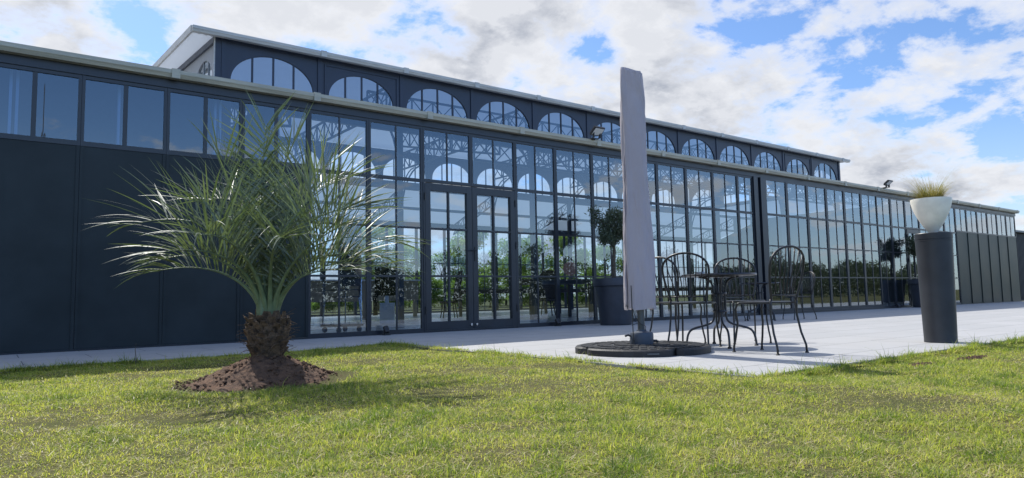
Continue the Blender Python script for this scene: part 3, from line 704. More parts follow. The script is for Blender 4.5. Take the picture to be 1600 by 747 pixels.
# ------------------------------------------------------------------ closed parasol on its base
ux, uy = 4.93, 4.52
um = thing('parasol', 'tall closed parasol in a lavender grey fabric cover standing on a round black base', 'parasol', (ux, uy, 0), -YAW)
# base: four rounded quarter weights with radial grooves
bp_ = []
def quarter(a0):
    mb = MB(); r0, r1, zt = .10, .625, .062; K = 20; e = .012/r1
    ang = [a0+e+(math.pi/2-2*e)*i/K for i in range(K+1)]
    def rad(i):      # rounded outer corners
        u = min(i, K-i)/K; return r1*(1-.10*max(0, 1-u/.14)**2)
    o = [(rad(i)*math.cos(a), rad(i)*math.sin(a)) for i, a in enumerate(ang)]
    rings = [[(x, y, 0) for x, y in o], [(x, y, zt-.012) for x, y in o], [(x*.98, y*.98, zt) for x, y in o], [(r0*math.cos(a), r0*math.sin(a), zt+.008) for a in ang], [(r0*math.cos(a), r0*math.sin(a), 0) for a in ang]]
    n0 = len(mb.v)
    for rg in rings: mb.v += rg
    k = K+1
    for r in range(4):
        for i in range(K): mb.f.append((n0+r*k+i, n0+r*k+i+1, n0+(r+1)*k+i+1, n0+(r+1)*k+i))
    mb.f.append(tuple(n0+r*k for r in range(5))); mb.f.append(tuple(n0+r*k+K for r in reversed(range(5))))
    for ring, (ra, rb), cnt in ((0, (.14, .26), 5), (1, (.30, .42), 8), (2, (.46, .57), 11)):
        for j in range(cnt):
            c = a0+math.pi/2*(j+.5)/cnt; w = .70*(math.pi/2)/cnt/2; q = []
            for rr_, aa in ((ra, c-w), (rb, c-w), (rb, c+w), (ra, c+w)): q.append((rr_*math.cos(aa), rr_*math.sin(aa)))
            zb = zt+.007-.008*(ra-.1)/.5; mb.prism(q, zb-.008, zb+.007, 'z')
    o_ = mb.build('base_weight', 'rubber', um)
    return o_
for q in range(4): quarter(q*math.pi/2+.35)
MB().box(-.07, .03, -.632, -.618, .022, .034).build('base_handle', 'pole', um)
MB().lathe([(.0, .07), (.108, .07), (.110, .08), (.110, .165), (.10, .182), (.05, .192), (.045, .205), (.0, .205)], 40).build('socket', 'socket', um, smooth=True)
MB().tube([(.112, 0, .10), (.14, 0, .10), (.15, 0, .085)], .012).tube([(-.11, -.03, .15), (-.13, -.03, .16), (-.16, -.04, .15)], .010).build('knob', 'black', um)
MB().lathe([(.033, .19), (.033, .55)], 20).build('pole', 'pole', um, smooth=True)
def cover():
    mb = MB(); K, J = 64, 110; z0, z1 = .40, 2.69
    for j in range(J+1):
        f = j/J; z = z0+(z1-z0)*f
        hw = .140-.038*f+.006*math.sin(f*9); hd = .115-.03*f
        cx = -.012*f+.006*math.sin(f*5.0)
        for i in range(K):
            t = 2*math.pi*i/K; c, s = math.cos(t), math.sin(t); e = .62
            x = hw*math.copysign(abs(c)**e, c); y = hd*math.copysign(abs(s)**e, s)
            fold = .020*mnoise.noise(Vector((math.cos(t)*2.2, math.sin(t)*2.2, z*1.3)))+.006*mnoise.noise(Vector((math.cos(t)*5, math.sin(t)*5+z*2.4, z*2)))
            fold += .010*math.sin(z*7+3*t+2*math.sin(z*2.1))*(.4+.6*mnoise.noise(Vector((z*2, t, 3))))
            if f > .80: fold += .010*math.sin((z*22)+4*t)*(1-f)*5*.4
            k = 1+fold/ max(.05, hw)
            zz = z
            if f > .96: zz = z+(-x*.34)*(f-.96)/.04+.0
            if f < .02: zz = z+.010*math.sin(5*t+1)
            mb.v.append((cx+x*k, y*k, zz))
    for j in range(J):
        for i in range(K): i2 = (i+1) % K; mb.f.append((j*K+i, j*K+i2, (j+1)*K+i2, (j+1)*K+i))
    # pinched top
    n = len(mb.v); top = [mb.v[J*K+i] for i in range(K)]
    cxm = sum(v[0] for v in top)/K; czm = sum(v[2] for v in top)/K
    for i in range(K): v = top[i]; mb.v.append((cxm+(v[0]-cxm)*.86, v[1]*.3, v[2]+.012))
    for i in range(K): i2 = (i+1) % K; mb.f.append((J*K+i, J*K+i2, n+i2, n+i))
    mb.f.append(tuple(n+i for i in range(K)))
    return mb
def fabricmat():
    mt, nt, out = newmat('lavender_grey_fabric'); b = N(nt, 'ShaderNodeBsdfPrincipled'); b.inputs['Roughness'].default_value = .85
    tc = N(nt, 'ShaderNodeTexCoord'); n = N(nt, 'ShaderNodeTexNoise', i_Scale=5.0, i_Detail=6.0, i_Roughness=.6); L(nt, tc.outputs['Object'], n.inputs['Vector'])
    mp = N(nt, 'ShaderNodeMapping'); mp.inputs['Scale'].default_value = (1, 1, .35); mp.inputs['Rotation'].default_value = (.3, .5, 0); L(nt, tc.outputs['Object'], mp.inputs[0])
    n2 = N(nt, 'ShaderNodeTexNoise', i_Scale=9.0, i_Detail=3.0, i_Roughness=.5, i_Distortion=1.2); L(nt, mp.outputs[0], n2.inputs['Vector'])
    wv = N(nt, 'ShaderNodeTexNoise', i_Scale=420.0, i_Detail=1.0); L(nt, tc.outputs['Object'], wv.inputs['Vector'])
    L(nt, mixc(nt, n.outputs[0], (.49, .46, .505), (.58, .55, .595)), b.inputs['Base Color'])
    bp = N(nt, 'ShaderNodeBump', i_Strength=.9, i_Distance=.03); L(nt, math_(nt, 'ADD', n2.outputs[0], math_(nt, 'MULTIPLY', wv.outputs[0], .05)), bp.inputs['Height']); L(nt, bp.outputs[0], b.inputs['Normal'])
    tr = N(nt, 'ShaderNodeBsdfTranslucent'); tr.inputs[0].default_value = (.42, .40, .46, 1); mx = N(nt, 'ShaderNodeMixShader'); mx.inputs[0].default_value = .35
    L(nt, b.outputs[0], mx.inputs[1]); L(nt, tr.outputs[0], mx.inputs[2]); L(nt, mx.outputs[0], out.inputs[0]); return mt
M['fabric'] = fabricmat()
cv = cover().build('cover', 'fabric', um, smooth='all')
sm = MB(); pts = [(-.128+.037*k/30-.012*k/30+.003*math.sin(k*.9), -.045+.012*k/30, .40+2.05*k/30) for k in range(31)]
sm.tube(pts, .0065, 6); sm.build('zip_seam', 'plastic', cv, smooth='all')
fl = MB(); fl.quadstrip([((-.130+.03*k/20, -.05, .42+1.5*k/20), (-.150+.035*k/20+.006*math.sin(k*1.3), -.06+.01*math.sin(k), .42+1.5*k/20)) for k in range(21)])
f_ = fl.build('flap', 'fabric', cv, smooth='all'); sd_ = f_.modifiers.new('solid', 'SOLIDIFY'); sd_.thickness = .004
MB().tube([(-.105, -.13, .62), (-.102, -.135, .30), (-.100, -.14, .085)], .0045, 6).build('pull_rod', 'black', um)
MB().tube([(-.09, -.08, .42), (-.07, -.09, .33), (-.02, -.08, .26), (.03, -.06, .24), (.03, -.05, .20)], .0035, 6).tube([(-.09, -.08, .42), (-.085, -.09, .30), (-.05, -.08, .27), (-.10, -.06, .25)], .003, 6).build('cord', 'black', um)

# ------------------------------------------------------------------ bistro table and chairs
def make_table(name, label, loc, rz, group=None):
    t = thing(name, label, 'table', loc, rz, group)
    top = MB().lathe([(.0, .708), (.350, .708), (.366, .706), (.372, .716), (.366, .728), (.354, .728), (.350, .724), (.0, .724)], 56).build('tabletop', 'gunmetal', t, smooth=True)
    for k in range(4):
        a = k*math.pi/2+.5; c, s = math.cos(a), math.sin(a)
        prof = [(.20, .700), (.14, .695), (.085, .66), (.058, .60), (.055, .45), (.055, .30), (.075, .245), (.13, .215), (.24, .19), (.305, .165), (.335, .11), (.345, .03), (.345, .012)]
        # smooth the profile
        pts = []
        for i in range(len(prof)-1):
            for u in (0, .33, .66): pts.append((prof[i][0]*(1-u)+prof[i+1][0]*u, prof[i][1]*(1-u)+prof[i+1][1]*u))
        pts.append(prof[-1]); 
        for _ in range(2): pts = [pts[0]]+[((pts[i-1][0]+2*pts[i][0]+pts[i+1][0])/4, (pts[i-1][1]+2*pts[i][1]+pts[i+1][1])/4) for i in range(1, len(pts)-1)]+[pts[-1]]
        lg = MB().tube([(r*c, r*s, z) for r, z in pts], .0115, 8).build('leg', 'gunmetal', t, smooth='all')
        MB().lathe([(.02, 0), (.02, .012), (.013, .02), (0, .02)], 14, (.345*c, .345*s, 0)).build('foot', 'black', lg)
    for zr in (.34, .52): MB().lathe([(.07, zr), (.074, zr+.01), (.07, zr+.02), (.062, zr+.01), (.07, zr)], 24).build('ring_brace', 'gunmetal', t, smooth=True)
    MB().lathe([(.0, .695), (.17, .695), (.17, .705), (0, .705)], 24).build('top_plate', 'gunmetal', t, smooth=True)
    return t
tabA = make_table('bistro_table', 'round dark metal bistro table with a white dish at the centre of the patio set', (5.95, 4.38, 0), .35, 'bistro tables on the patio')
def make_chair():
    t = empty('bistro_chair', (0, 0, 0)); t['category'] = 'chair'; t['group'] = 'black metal bistro chairs on the patio'
    # seat faces +Y ; backrest at -Y
    K = 40; pr = []
    for i in range(K):
        a = 2*math.pi*i/K; c, s = math.cos(a), math.sin(a); pr.append((.205*math.copysign(abs(c)**.75, c), .20*math.copysign(abs(s)**.75, s)))
    mb = MB(); n = len(mb.v)
    rings = [(1.0, .438), (1.0, .448), (.97, .452), (.6, .444), (.0001, .441)]
    for f, z in rings: mb.v += [(x*f, y*f, z) for x, y in pr]
    for r in range(4):
        for i in range(K): i2 = (i+1) % K; mb.f.append((r*K+i, r*K+i2, (r+1)*K+i2, (r+1)*K+i))
    mb.f.append(tuple(reversed(range(K))))
    mb.build('seat', 'gunmetal', t, smooth=True)
    # backrest: hoop + lower rail + seven spindles
    def hoop(u):     # u in -1..1 -> point
        x = .205*math.copysign(abs(u)**.55, u) if False else None
        return None
    hp = []
    w0, w1 = .165, .228
    for k in range(11): f = k/10; hp.append((-(w0+(w1-w0)*math.sin(f*1.4)), -.20-.05*f, .46+.30*f))
    for k in range(1, 16): a = math.pi*k/16; hp.append((-.228*math.cos(a), -.25-.045*math.sin(a), .76+.165*math.sin(a)**.85))
    for k in range(10, -1, -1): f = k/10; hp.append(((w0+(w1-w0)*math.sin(f*1.4)), -.20-.05*f, .46+.30*f))
    mb = MB().tube(hp, .0108, 8)
    mb.tube([(-.178, -.203, .505), (-.09, -.222, .505), (0, -.228, .505), (.09, -.222, .505), (.178, -.203, .505)], .0075, 6)
    for k in range(7):
        u = (k-3)/3.4; xb, xt = u*.135, u*.208; zt = .76+.165*max(0, 1-(xt/.228)**2)**.43
        y0, y1 = -.203-.025*(1-u*u), -.25-.045*((zt-.76)/.165)
        zb = .505; mb.tube([(xb, y0, zb), (xb+(xt-xb)*.25, y0-.02, zb+.13), (xb+(xt-xb)*.7, (y0+y1)/2-.018, (zb+zt)/2+.05), (xt, y1, zt)], .0058, 6)
    mb.build('backrest', 'black', t, smooth='all')
    for sx in (-1, 1):
        fl_ = MB().tube([(sx*.165, .13, .445), (sx*.172, .165, .43), (sx*.176, .182, .38), (sx*.172, .168, .26), (sx*.182, .188, .13), (sx*.190, .205, .05), (sx*.190, .206, .008)], .0095, 8).build('leg', 'black', t, smooth='all')
        MB().lathe([(.017, 0), (.017, .006), (.010, .014), (0, .014)], 12, (sx*.190, .206, 0)).build('foot', 'black', fl_)
        rl = MB().tube([(sx*.175, -.20, .47), (sx*.176, -.196, .42), (sx*.176, -.195, .33), (sx*.185, -.222, .18), (sx*.195, -.258, .07), (sx*.196, -.262, .008)], .0095, 8).build('leg', 'black', t, smooth='all')
        MB().lathe([(.017, 0), (.017, .006), (.010, .014), (0, .014)], 12, (sx*.196, -.262, 0)).build('foot', 'black', rl)
        MB().tube([(sx*.176, -.197, .44), (sx*.188, 0, .437), (sx*.168, .14, .437)], .007, 6).build('seat_rail', 'black', t, smooth='all')
    return t
ch0 = make_chair(); TC = Vector((5.95, 4.38, 0))
CH = [ # x, y, facing direction (seat front) towards point
    (5.63, 4.45, 'chair left of the round table overlapping the table edge', (6.55, 4.83)),
    (5.98, 4.95, 'chair furthest left, its hoop back half hidden by the parasol cover', (6.98, 4.95)),
    (6.54, 4.50, 'chair behind the round table seen through and above the tabletop', (5.94, 3.7)),
    (5.57, 3.62, 'chair at the right of the round table nearest the lawn corner', (5.66, 4.6))]
def aim(x, y, p): return math.atan2(p[1]-y, p[0]-x)-math.pi/2
for i, (x, y, lab, p) in enumerate(CH):
    if i == 0: ch0.location = (x, y, 0); ch0.rotation_euler = (0, 0, aim(x, y, p)); ch0['label'] = 'metal hoop back '+lab
    else: dup(ch0, (x, y, 0), aim(x, y, p), 'black metal hoop back '+lab)
make_t2 = (12.0, 7.9)
t2 = dup(tabA, (*make_t2, 0), .9, 'second round metal table further back near the facade, seen behind the patio set')
for (x, y, lab) in ((12.72, 7.55, 'far hoop back chair right of the second table near the facade'), (12.25, 8.65, 'far hoop back chair behind the second table against the glass'), (11.45, 8.2, 'far hoop back chair left of the second table near the facade')):
    dup(ch0, (x, y, 0), aim(x, y, make_t2), lab)
tag(MB().lathe([(.0, 0), (.035, 0), (.052, .022), (.055, .03), (.047, .028), (.03, .008), (0, .008)], 24).build('dish', 'white', None, smooth=True), 'small white dish on the near round patio table', 'dish').location = (5.83, 4.52, .7245)

# ------------------------------------------------------------------ pedestal and bowl planter
pe = Vector((7.66, 3.02, 0))
ped = MB().lathe([(.142, 0), (.147, .004), (.146, .02), (.166, 1.015), (.168, 1.017), (.168, 1.025), (.163, 1.027), (.163, 1.033), (.168, 1.035), (.170, 1.09), (.166, 1.095), (0, 1.095)], 64).build('pedestal', 'pedestal', None, smooth=True)
ped.location = pe; tag(ped, 'tall dark cylindrical pedestal on the right of the patio carrying the white bowl', 'pedestal')
pl = thing('bowl_planter', 'white tapered bowl planter of wispy grass on top of the dark pedestal', 'planter', tuple(pe+Vector((0, 0, 1.0955))))
bpf = [(0, 0), (.052, 0), (.060, .01)]+[(.060+.150*math.sin(math.pi/2*(k/14))**1.0*(1), .01+.335*(k/14)**1.25) for k in range(1, 15)]
bpf = [(0, 0), (.034, 0)]+[(.036+.150*(1-(1-k/16)**1.6), .002+.345*k/16) for k in range(1, 17)]+[(.186, .351), (.180, .349), (.17, .30), (0, .30)]
MB().lathe(bpf, 64).build('bowl', 'bowl', pl, smooth=True)
MB().lathe([(0, .315), (.16, .31), (.176, .302)], 30).build('soil', 'soil', pl)
og = MB(); r2 = random.Random(4)
for i in range(1050):
    a = r2.random()*6.283; r0 = .09*math.sqrt(r2.random()); long_ = r2.random() < .30
    Ln = r2.uniform(.28, .48) if long_ else r2.uniform(.10, .24); lean = r2.uniform(.4, 1.7) if long_ else r2.uniform(.0, 1.0)
    p = Vector((r0*math.cos(a), r0*math.sin(a), .30)); a2 = a+r2.uniform(-.6, .6); d = Vector((math.cos(a2)*lean*.55, math.sin(a2)*lean*.55, 1)).normalized()
    wv = Vector((-math.sin(a2+r2.uniform(-1, 1)), math.cos(a2+r2.uniform(-1, 1)), 0)); strip = []; w0 = .0011 if long_ else .0022
    for j in range(8):
        u = j/7; ww = w0*(1-u*.8); strip.append((p-wv*ww, p+wv*ww)); p = p+d*Ln/7; d = (d+Vector((math.cos(a2)*.07, math.sin(a2)*.07, -(.19 if long_ else .06)*(.5+u)*lean))).normalized()
    og.quadstrip(strip)
og.build('grass_tuft', 'ograss', pl, recalc=False)

# ------------------------------------------------------------------ things inside the hall
def dining_table(x, y, lx, ly, label, rz=0, h=.76):
    t = thing('dining_table', label, 'table', (x, y, .012), rz, 'dining tables inside the hall')
    MB().box(-lx/2, lx/2, -ly/2, ly/2, h-.05, h).box(-lx/2+.04, lx/2-.04, -ly/2+.04, ly/2-.04, h-.12, h-.051).build('tabletop', 'wood', t)
    for sx in (-1, 1):
        for sy in (-1, 1): MB().box(sx*(lx/2-.06)-.035, sx*(lx/2-.06)+.035, sy*(ly/2-.06)-.035, sy*(ly/2-.06)+.035, 0, h-.121).build('leg', 'wood', t)
    return t
dining_table(11.2, 13.2, 2.0, .9, 'dark dining table behind the glass right of the double door', h=.95)
dining_table(12.1, 16.8, 2.2, .8, 'long dark table deep inside the hall seen through the double door', h=.78)
dining_table(15.5, 17.0, 2.2, .8, 'dark table deep inside the hall seen right of the double door', h=.78)
dining_table(19.0, 15.5, 2.4, .9, 'dark table inside the hall seen behind the patio set')
dining_table(27.5, 14.0, 3.0, 1.0, 'long dark table at the right end inside the hall')
def wicker(x, y, rz, label):
    t = thing('wicker_chair', label, 'chair', (x, y, .012), rz, 'rattan chairs inside the hall')
    MB().lathe([(0, .40), (.24, .40), (.26, .43), (.24, .46), (0, .45)], 28).build('seat', 'rattan', t)
    mb = MB(); K = 14; rows = 12
    for j in range(rows+1):
        f = j/rows; wd = .26+.10*math.sin(f*math.pi*.8)-(.18*max(0, f-.75)/.25); z = .42+.85*f
        for i in range(K+1):
            a = -1.1+2.2*i/K; mb.v.append((wd*math.sin(a)/math.sin(1.1), -.10-.16*math.cos(a)-.14*f, z+.03*math.cos(a)))
    for j in range(rows):
        for i in range(K): n = j*(K+1)+i; mb.f.append((n, n+1, n+K+2, n+K+1))
    b = mb.build('backrest', 'rattan', t, smooth='all'); s = b.modifiers.new('s', 'SOLIDIFY'); s.thickness = .02
    for sx in (-1, 1):
        for sy in (-1, 1): MB().tube([(sx*.15, sy*.14, .41), (sx*.21, sy*.2, 0)], .016).build('leg', 'rattan', t)
    return t
wicker(10.2, 16.4, 1.2, 'high backed dark rattan chair seen through the left leaf of the double door')
wicker(12.7, 15.2, 2.2, 'dark rattan peacock chair beside the salmon paper fan')
fn = MB().lathe([(0, 0), (.17, 0), (.18, .01), (.17, .02), (0, .02)], 32)
fn.v = [(x, z-.01, y+.0) for x, y, z in fn.v]
fo = thing('paper_fan', 'round salmon paper fan standing on the dark table right of the door', 'fan', (11.75, 13.1, .963))
fn.v = [(x, y, z+.27) for x, y, z in fn.v]; fn.build('disc', 'pink', fo); MB().lathe([(.05, 0), (.05, .012), (.01, .02), (.01, .11)], 16).build('stand', 'wood', fo); fo.rotation_euler = (0, 0, -.6)
kk = thing('display_kiosk', 'black panel on a pale stand behind the glass left of the double door', 'kiosk', (7.30, 14.4, .012), -.55)
MB().box(-.27, .27, -.03, .03, .62, 1.28).build('screen', 'dark', kk); MB().box(-.15, .17, -.14, .14, 0, .46).box(-.04, .04, -.04, .04, .46, .62).build('stand', 'white', kk); MB().box(-.30, -.20, -.09, -.05, .18, .62).build('bag', 'dark', kk)
ct = thing('counter', 'beige board counter front deep inside behind the palm fronds', 'counter', (9.2, 19.2, .012), 0)
MB().box(-2.0, 1.6, -.05, .05, .50, 1.10).build('front', 'beige', ct)
for xx in (-1.9, -.2, 1.5): MB().box(xx-.05, xx+.05, -.04, .04, 0, .499).build('leg', 'beige', ct)
MB().box(-2.05, 1.65, -.25, .35, 1.101, 1.14).build('worktop', 'white', ct)
vs = thing('vase', 'round white vase standing on the beige counter inside the hall', 'vase', (9.6, 19.25, 1.153))
MB().lathe([(0, 0), (.07, 0), (.16, .10), (.20, .22), (.17, .34), (.09, .40), (.10, .43), (.08, .43), (0, .38)], 28).build('body', 'white', vs, smooth=True)
# stacked chairs on a dolly behind the first glazed bay
dl = thing('dolly', 'low wheeled dolly under the chair stack behind the first glazed bay', 'dolly', (4.75, 11.0, .012), .2)
MB().box(-.25, .25, -.25, .25, .10, .14).build('deck', 'black', dl)
for sx in (-1, 1):
    for sy in (-1, 1):
        w = MB().lathe([(0, -.02), (.045, -.02), (.05, 0), (.045, .02), (0, .02)], 16); w.v = [(z+sx*.2, x+sy*.2, y+.05) for x, y, z in w.v]; w.build('wheel', 'rubber', dl)
def stack_chair(z, label):
    t = thing('stacking_chair', label, 'chair', (4.75, 11.0, z), .2, 'chairs stacked on the dolly')
    MB().box(-.21, .21, -.2, .22, .44, .455).build('seat', 'inner', t)
    MB().tube([(-.2, -.2, .44), (-.2, -.26, .85), (.2, -.26, .85), (.2, -.2, .44)], .012, 6).box(-.19, .19, -.262, -.248, .62, .82).build('backrest', 'gunmetal', t)
    for sx in (-1, 1):
        for sy in (-1, 1): MB().tube([(sx*.2, sy*.19, .44), (sx*.225, sy*.23, 0)], .011, 6).build('leg', 'chrome', t)
names = ['lowest', 'second lowest', 'third', 'fourth', 'fifth', 'sixth', 'seventh', 'topmost']
for i in range(8): stack_chair(.152+.115*i, names[i]+' metal chair of the stack on the dolly behind the palm')

# ------------------------------------------------------------------ trees and hedges
def make_tree(name, h, w, seed, mat, leaves=9000, size=.095):
    rs = np.random.RandomState(seed); r = random.Random(seed); t = empty(name, (0, 0, 0)); th = h*.3
    mb = MB().tube([(0, 0, -.1), (r.uniform(-.1, .1), 0, th*.6), (r.uniform(-.15, .15), .1, th), (0, 0, h*.7)], [.045*h*.5, .03*h*.5, .025*h*.5, .01*h*.5], 8)
    cc = []
    for i in range(22):
        a = r.random()*6.283; f = r.random(); z = th*.75+(h-th*.9)*f; rr = w*.5*math.sqrt(max(.05, 1-((f-.38)/.68)**2))*r.uniform(.45, 1)
        x, y = rr*math.cos(a), rr*math.sin(a); mb.tube([(0, 0, min(z*.7, h*.6)), (x*.5, y*.5, z*.85), (x, y, z)], [.02*h*.3, .012*h*.3, .004*h*.3], 5)
        s = r.uniform(.13, .24)*w; cc.append((x, y, z, s, s, s*.75))
    mb.build('trunk', 'bark', t, smooth='all')
    V, Q = leaf_cloud(cc, leaves, size, asp=.55, rs=rs, shell=.35); fast_mesh('crown', V, Q, np.zeros((0, 3), int), mat, parent=t)
    return t
TG = 'trees in the field beyond the far glass wall'
trA = make_tree('field_tree', 5.4, 4.6, 3, 'tree'); trB = make_tree('field_tree', 6.6, 5.0, 8, 'tree2'); trC = make_tree('shrub', 3.0, 3.8, 12, 'tree')
first = {}
def put(src, x, y, rz, s, label, cat='tree', group=TG):
    if src not in first: first[src] = 1; o = src
    else: o = copy_tree(src)
    o.location = (x, y, -.05); o.rotation_euler = (0, 0, rz); o.scale = (s, s, s); tag(o, label, cat, group)
def at(px, y):     # world X on plane y seen at photo column px
    v = Fw+Rt*((px-800)/FPX)-Up*((430-373.5)/FPX); return v.x*y/v.y
put(trB, at(745, 44), 44, .3, 1.0, 'tall bushy tree seen through the right leaf of the double door')
put(trA, at(790, 46), 46, 1.9, .95, 'bushy tree showing between the door handle and the dark table')
put(trB, at(590, 38), 38, 2.2, .75, 'thin open tree seen behind the parasol side fronds of the palm')
put(trA, at(840, 40), 40, 4.1, .9, 'rounded tree seen behind the black dining table')
put(trB, at(885, 42), 42, 3.0, .85, 'pale tree seen just left of the potted olive')
put(trA, at(690, 45), 45, .2, .72, 'low tree seen through the left leaf of the double door')
put(trB, at(640, 48), 48, 5.2, .7, 'pale low tree seen left of the double door')
put(trA, at(950, 44), 44, 2.9, .9, 'dark tree beyond the hall seen behind the olive crown')
for i, (px, s) in enumerate(((510, .45), (545, .5), (610, .5), (665, .7), (720, .6), (765, .75), (815, .6), (865, .7), (915, .6), (980, .6))):
    where = ['behind the chair stack', 'behind the palm stem', 'behind the kiosk', 'at the left door jamb', 'behind the left door leaf', 'behind the right door leaf', 'behind the dining table', 'by the salmon fan', 'behind the olive pot', 'behind the parasol', 'behind the bistro chairs'][i]
    put(trC, at(px, 36), 36, i*1.3, s*.85, 'low green shrub in the field '+where, 'shrub', 'shrubs in the field beyond the far glass wall')
def hedge(x0, x1, y, h, d, n, label, size=.16, seed=1):
    rs = np.random.RandomState(seed); cc = []
    x = x0; r = random.Random(seed)
    while x < x1:
        hh = h*(r.uniform(.78, 1.08)+.22*math.sin(x*.23)*math.sin(x*.61+1)); cc.append((x, y+r.uniform(-.4, .4), hh*.5, .9, d/2, hh*.52)); cc.append((x+r.uniform(-.5, .5), y, hh*.86, .45, d/3, hh*.2)); x += .75
    V, Q = leaf_cloud(cc, n, size, asp=.5, rs=rs, shell=.6); o = fast_mesh('hedge', V, Q, np.zeros((0, 3), int), 'hedge'); return tag(o, label, 'hedge', kind='stuff')
hedge(-30, 95, -20, 3.5, 3.0, 120000, 'long leafy hedge across the lawn mirrored in the glass facade', .115, 2)
ms = thing('lattice_mast', 'thin lattice mast mirrored in the left window strip', 'mast', (2.4, -30.2, 0))
mb = MB(); hm = 14.0
for k in range(3):
    a = k*2.094; mb.bar((.28*math.cos(a), .28*math.sin(a), 0), (.10*math.cos(a), .10*math.sin(a), hm-3), .05)
for i in range(26):
    z0, z1 = i*(hm-3)/26, (i+1)*(hm-3)/26; ra, rb = .28-.18*i/26, .28-.18*(i+1)/26
    for k in range(3): a, b = k*2.094, (k+1)*2.094; mb.bar((ra*math.cos(a), ra*math.sin(a), z0), (rb*math.cos(b), rb*math.sin(b), z1), .025)
mb.bar((0, 0, hm-3), (0, 0, hm), .04); mb.build('frame', 'brownmetal', ms)

# dry twig by the path
tw = MB().tube([(0, 0, -.02), (.005, .0, .06), (-.005, 0, .14), (.002, 0, .20)], [.004, .0035, .003, .0015], 5).tube([(0, 0, .05), (.04, .0, .0), (.055, 0, -.02)], .0025, 5).tube([(0, 0, .06), (-.04, .0, .01), (-.05, 0, -.01)], .0025, 5).build('twig', 'bark', None)
tw.location = (1.12, 7.25, -.02); tag(tw, 'small dry brown twig upright in the lawn edge left of the palm', 'twig')

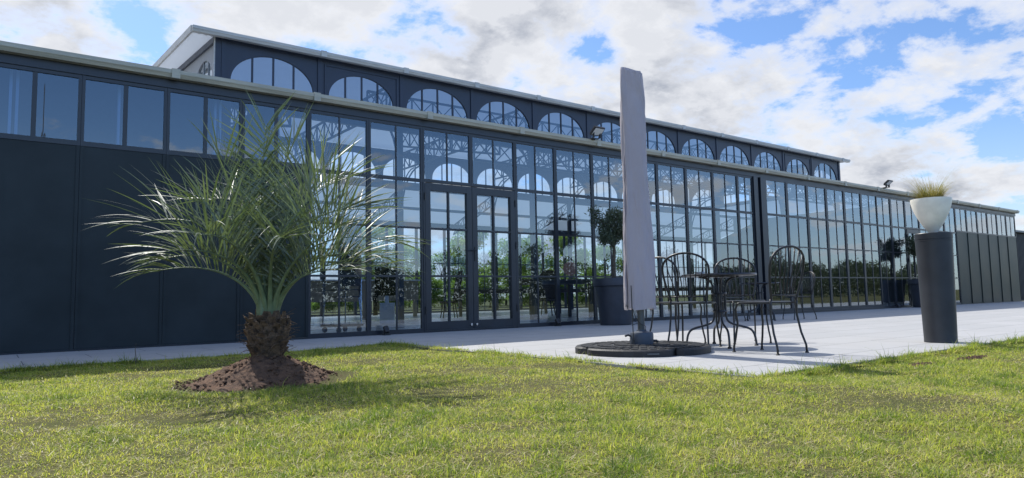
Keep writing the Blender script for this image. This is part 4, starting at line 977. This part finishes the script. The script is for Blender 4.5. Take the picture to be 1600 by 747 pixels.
# ------------------------------------------------------------------ grass
def grass(n_main, seed=1):
    rs = np.random.RandomState(seed)
    t = 1.5+8.3*rs.rand(n_main)**1.05; lat = (rs.rand(n_main)*2-1)*(t*.80+.35)
    x = Fw.x/math.hypot(Fw.x, Fw.y)*t+Rt0.x*lat; y = Fw.y/math.hypot(Fw.x, Fw.y)*t+Rt0.y*lat
    # fringe along the patio and path edges
    nf = 26000; e1 = rs.rand(nf); which = rs.rand(nf); off = np.abs(rs.normal(size=nf))*.055
    fx = np.where(which < .45, PX0+.0+e1*7.5, np.where(which < .65, PX0-off+.075+.03*np.sin(e1*31)+.02*np.sin(e1*87), -2.2+e1*6.1))
    fy = np.where(which < .45, PY0-off+.02+.03*np.sin(e1*23)*np.sin(e1*61), np.where(which < .65, PY0+e1*4.9, 7.53-off))
    x = np.concatenate([x, fx]); y = np.concatenate([y, fy]); fr = np.concatenate([np.zeros(n_main), np.ones(nf)])
    t = x*math.sin(YAW)+y*math.cos(YAW)
    wob = .035*np.sin(x*5.3)+.02*np.sin(x*13.7)+.03*np.sin(y*6.1)
    ok = ~(((y > 7.55+wob) & (x < PX0+.05)) | ((x > PX0+.07+wob) & (y > PY0+.02+wob*.8)) | (y > 7.65))
    dm = np.hypot(x-PB.x, y-PB.y); ok &= (dm > .60+.10*rs.rand(len(x)))
    # patchiness
    pn = np.sin(x*2.1+1.3*np.sin(y*1.7))*np.sin(y*2.6+1.1*np.sin(x*1.9))+.5*np.sin(x*7.3+y*3.1)*np.sin(y*6.1-x*2.2)
    p2 = np.sin(x*8.3+2.1*np.sin(y*5.1+1))*np.sin(y*9.7+1.7*np.sin(x*6.3))+.35*np.sin(x*23+y*11)*np.sin(y*27-x*9)
    ok &= rs.rand(len(x)) < np.clip(.86+.30*pn+.25*p2, .6, 1)+fr
    x, y, t, fr, pn, p2 = x[ok], y[ok], t[ok], fr[ok], pn[ok], p2[ok]; n = len(x)
    # two bare earth scrapes at the lawn edge
    for (qx, qy, ra, rb) in ((5.62, 2.36, .17, .07), (6.35, 2.28, .26, .06)):
        keep = ((x-qx)/ra)**2+((y-qy)/rb)**2 > 1+.5*rs.rand(len(x)); x, y, t, fr, pn, p2 = x[keep], y[keep], t[keep], fr[keep], pn[keep], p2[keep]
    n = len(x)
    z = np.array([lawn_z(a, b) for a, b in zip(x, y)])-.004
    z = np.where(fr > 0, np.where(y > PY0+.03, np.where(x > PX0-.2, -.002, -.02), -.02), z)
    h = (.010+.022*rs.rand(n)**1.4)*(1+.45*pn)*(1+.35*np.sin(x*17.1+2*np.sin(y*9))*np.sin(y*19.3+x*4))*(1+.35*fr); tall = rs.rand(n) < np.where(fr > 0, .10, .006); clump = p2 > .62; h = np.where(clump, h*1.3, h); h = np.where(tall, h*1.8+.02, h)
    dry = rs.rand(n) < .20+.16*np.clip(-pn, 0, 1); w = (.0008+.0008*rs.rand(n))*(.85+.15*t); w = np.where(tall, w*.75, w)
    a = rs.rand(n)*6.283; lean = .25+np.abs(rs.normal(size=n))*.95; lean = np.where(dry, lean*1.5+1.0, lean); dx, dy = np.cos(a), np.sin(a)
    b = a+1.57+rs.normal(size=n)*.6; wx, wy = np.cos(b)*w, np.sin(b)*w
    P0 = np.stack([x, y, z], 1); mid = P0+np.stack([dx*h*lean*.35, dy*h*lean*.35, h*.55/np.sqrt(1+.3*lean**2)], 1); tip = P0+np.stack([dx*h*lean*1.15, dy*h*lean*1.15, h/np.sqrt(1+lean**2)*np.where(dry, .55, 1)+.002], 1)
    # loose straws lying on the lawn
    st_ = rs.rand(n) < .008; hs = .03+.05*rs.rand(n)
    for arr, kz in ((mid, .5), (tip, 1.0)):
        arr[:, 0] = np.where(st_, x+dx*hs*kz, arr[:, 0]); arr[:, 1] = np.where(st_, y+dy*hs*kz, arr[:, 1]); arr[:, 2] = np.where(st_, z+.022+.012*kz*rs.rand(n), arr[:, 2])
    P0[:, 2] = np.where(st_, z+.018, P0[:, 2]); dry = dry | st_
    wv = np.stack([wx, wy, np.zeros(n)], 1)
    V = np.stack([P0-wv, P0+wv, mid+wv*.85, mid-wv*.85, tip], 1).reshape(-1, 3); i0 = np.arange(n)*5
    Qd = np.stack([i0, i0+1, i0+2, i0+3], 1); Tr = np.stack([i0+3, i0+2, i0+4], 1)
    tone = np.where(dry, .80+.2*rs.rand(n), np.clip(.42-.16*pn-.16*p2+.20*rs.normal(size=n)-.14*clump, 0, .74)); tone = np.where(fr > 0, np.clip(tone-.12, 0, 1), tone)
    o = fast_mesh('grass', V, Qd, Tr, 'grassb', np.repeat(tone, 5)); return tag(o, 'short patchy green and straw coloured lawn grass', 'grass', kind='stuff')
def grassmat():
    mt, nt, out = newmat('grass_blade'); a = N(nt, 'ShaderNodeAttribute', attribute_name='tone')
    col = ramp(nt, a.outputs['Fac'], [(0.0, (.13, .20, .035)), (.35, (.36, .41, .08)), (.7, (.50, .48, .14)), (.82, (.54, .46, .25)), (1.0, (.68, .60, .42))])
    b = N(nt, 'ShaderNodeBsdfPrincipled'); b.inputs['Roughness'].default_value = .5; b.inputs['Specular IOR Level'].default_value = .35; L(nt, col, b.inputs['Base Color'])
    t = N(nt, 'ShaderNodeBsdfTranslucent'); L(nt, mixc(nt, 1.0, col, (1.35, 1.4, .75), 'MULTIPLY'), t.inputs[0]); mx = N(nt, 'ShaderNodeMixShader'); mx.inputs[0].default_value = .52
    L(nt, b.outputs[0], mx.inputs[1]); L(nt, t.outputs[0], mx.inputs[2]); L(nt, mx.outputs[0], out.inputs[0]); return mt
M['grassb'] = grassmat()
grass(720000)
for (qx, qy, ra, rb, sd_) in ((5.62, 2.36, .17, .07, 1), (6.35, 2.28, .26, .06, 2)):
    mb = MB(); r3 = random.Random(sd_)
    for c in range(260):
        t_ = r3.random()*6.283; f = math.sqrt(r3.random()); x, y = qx+ra*f*math.cos(t_), qy+rb*f*math.sin(t_); z = lawn_z(x, y)+.012*(1-f); s_ = .004+.014*r3.random()**2; n = len(mb.v)
        mb.v += [(x+s_, y, z), (x, y+s_, z), (x-s_, y, z), (x, y-s_, z), (x, y, z+s_), (x, y, z-s_)]
        for q in ((0, 1, 4), (1, 2, 4), (2, 3, 4), (3, 0, 4), (1, 0, 5), (2, 1, 5), (3, 2, 5), (0, 3, 5)): mb.f.append(tuple(n+k for k in q))
    struct(mb.build('bare_soil', 'soil', None, recalc=False))
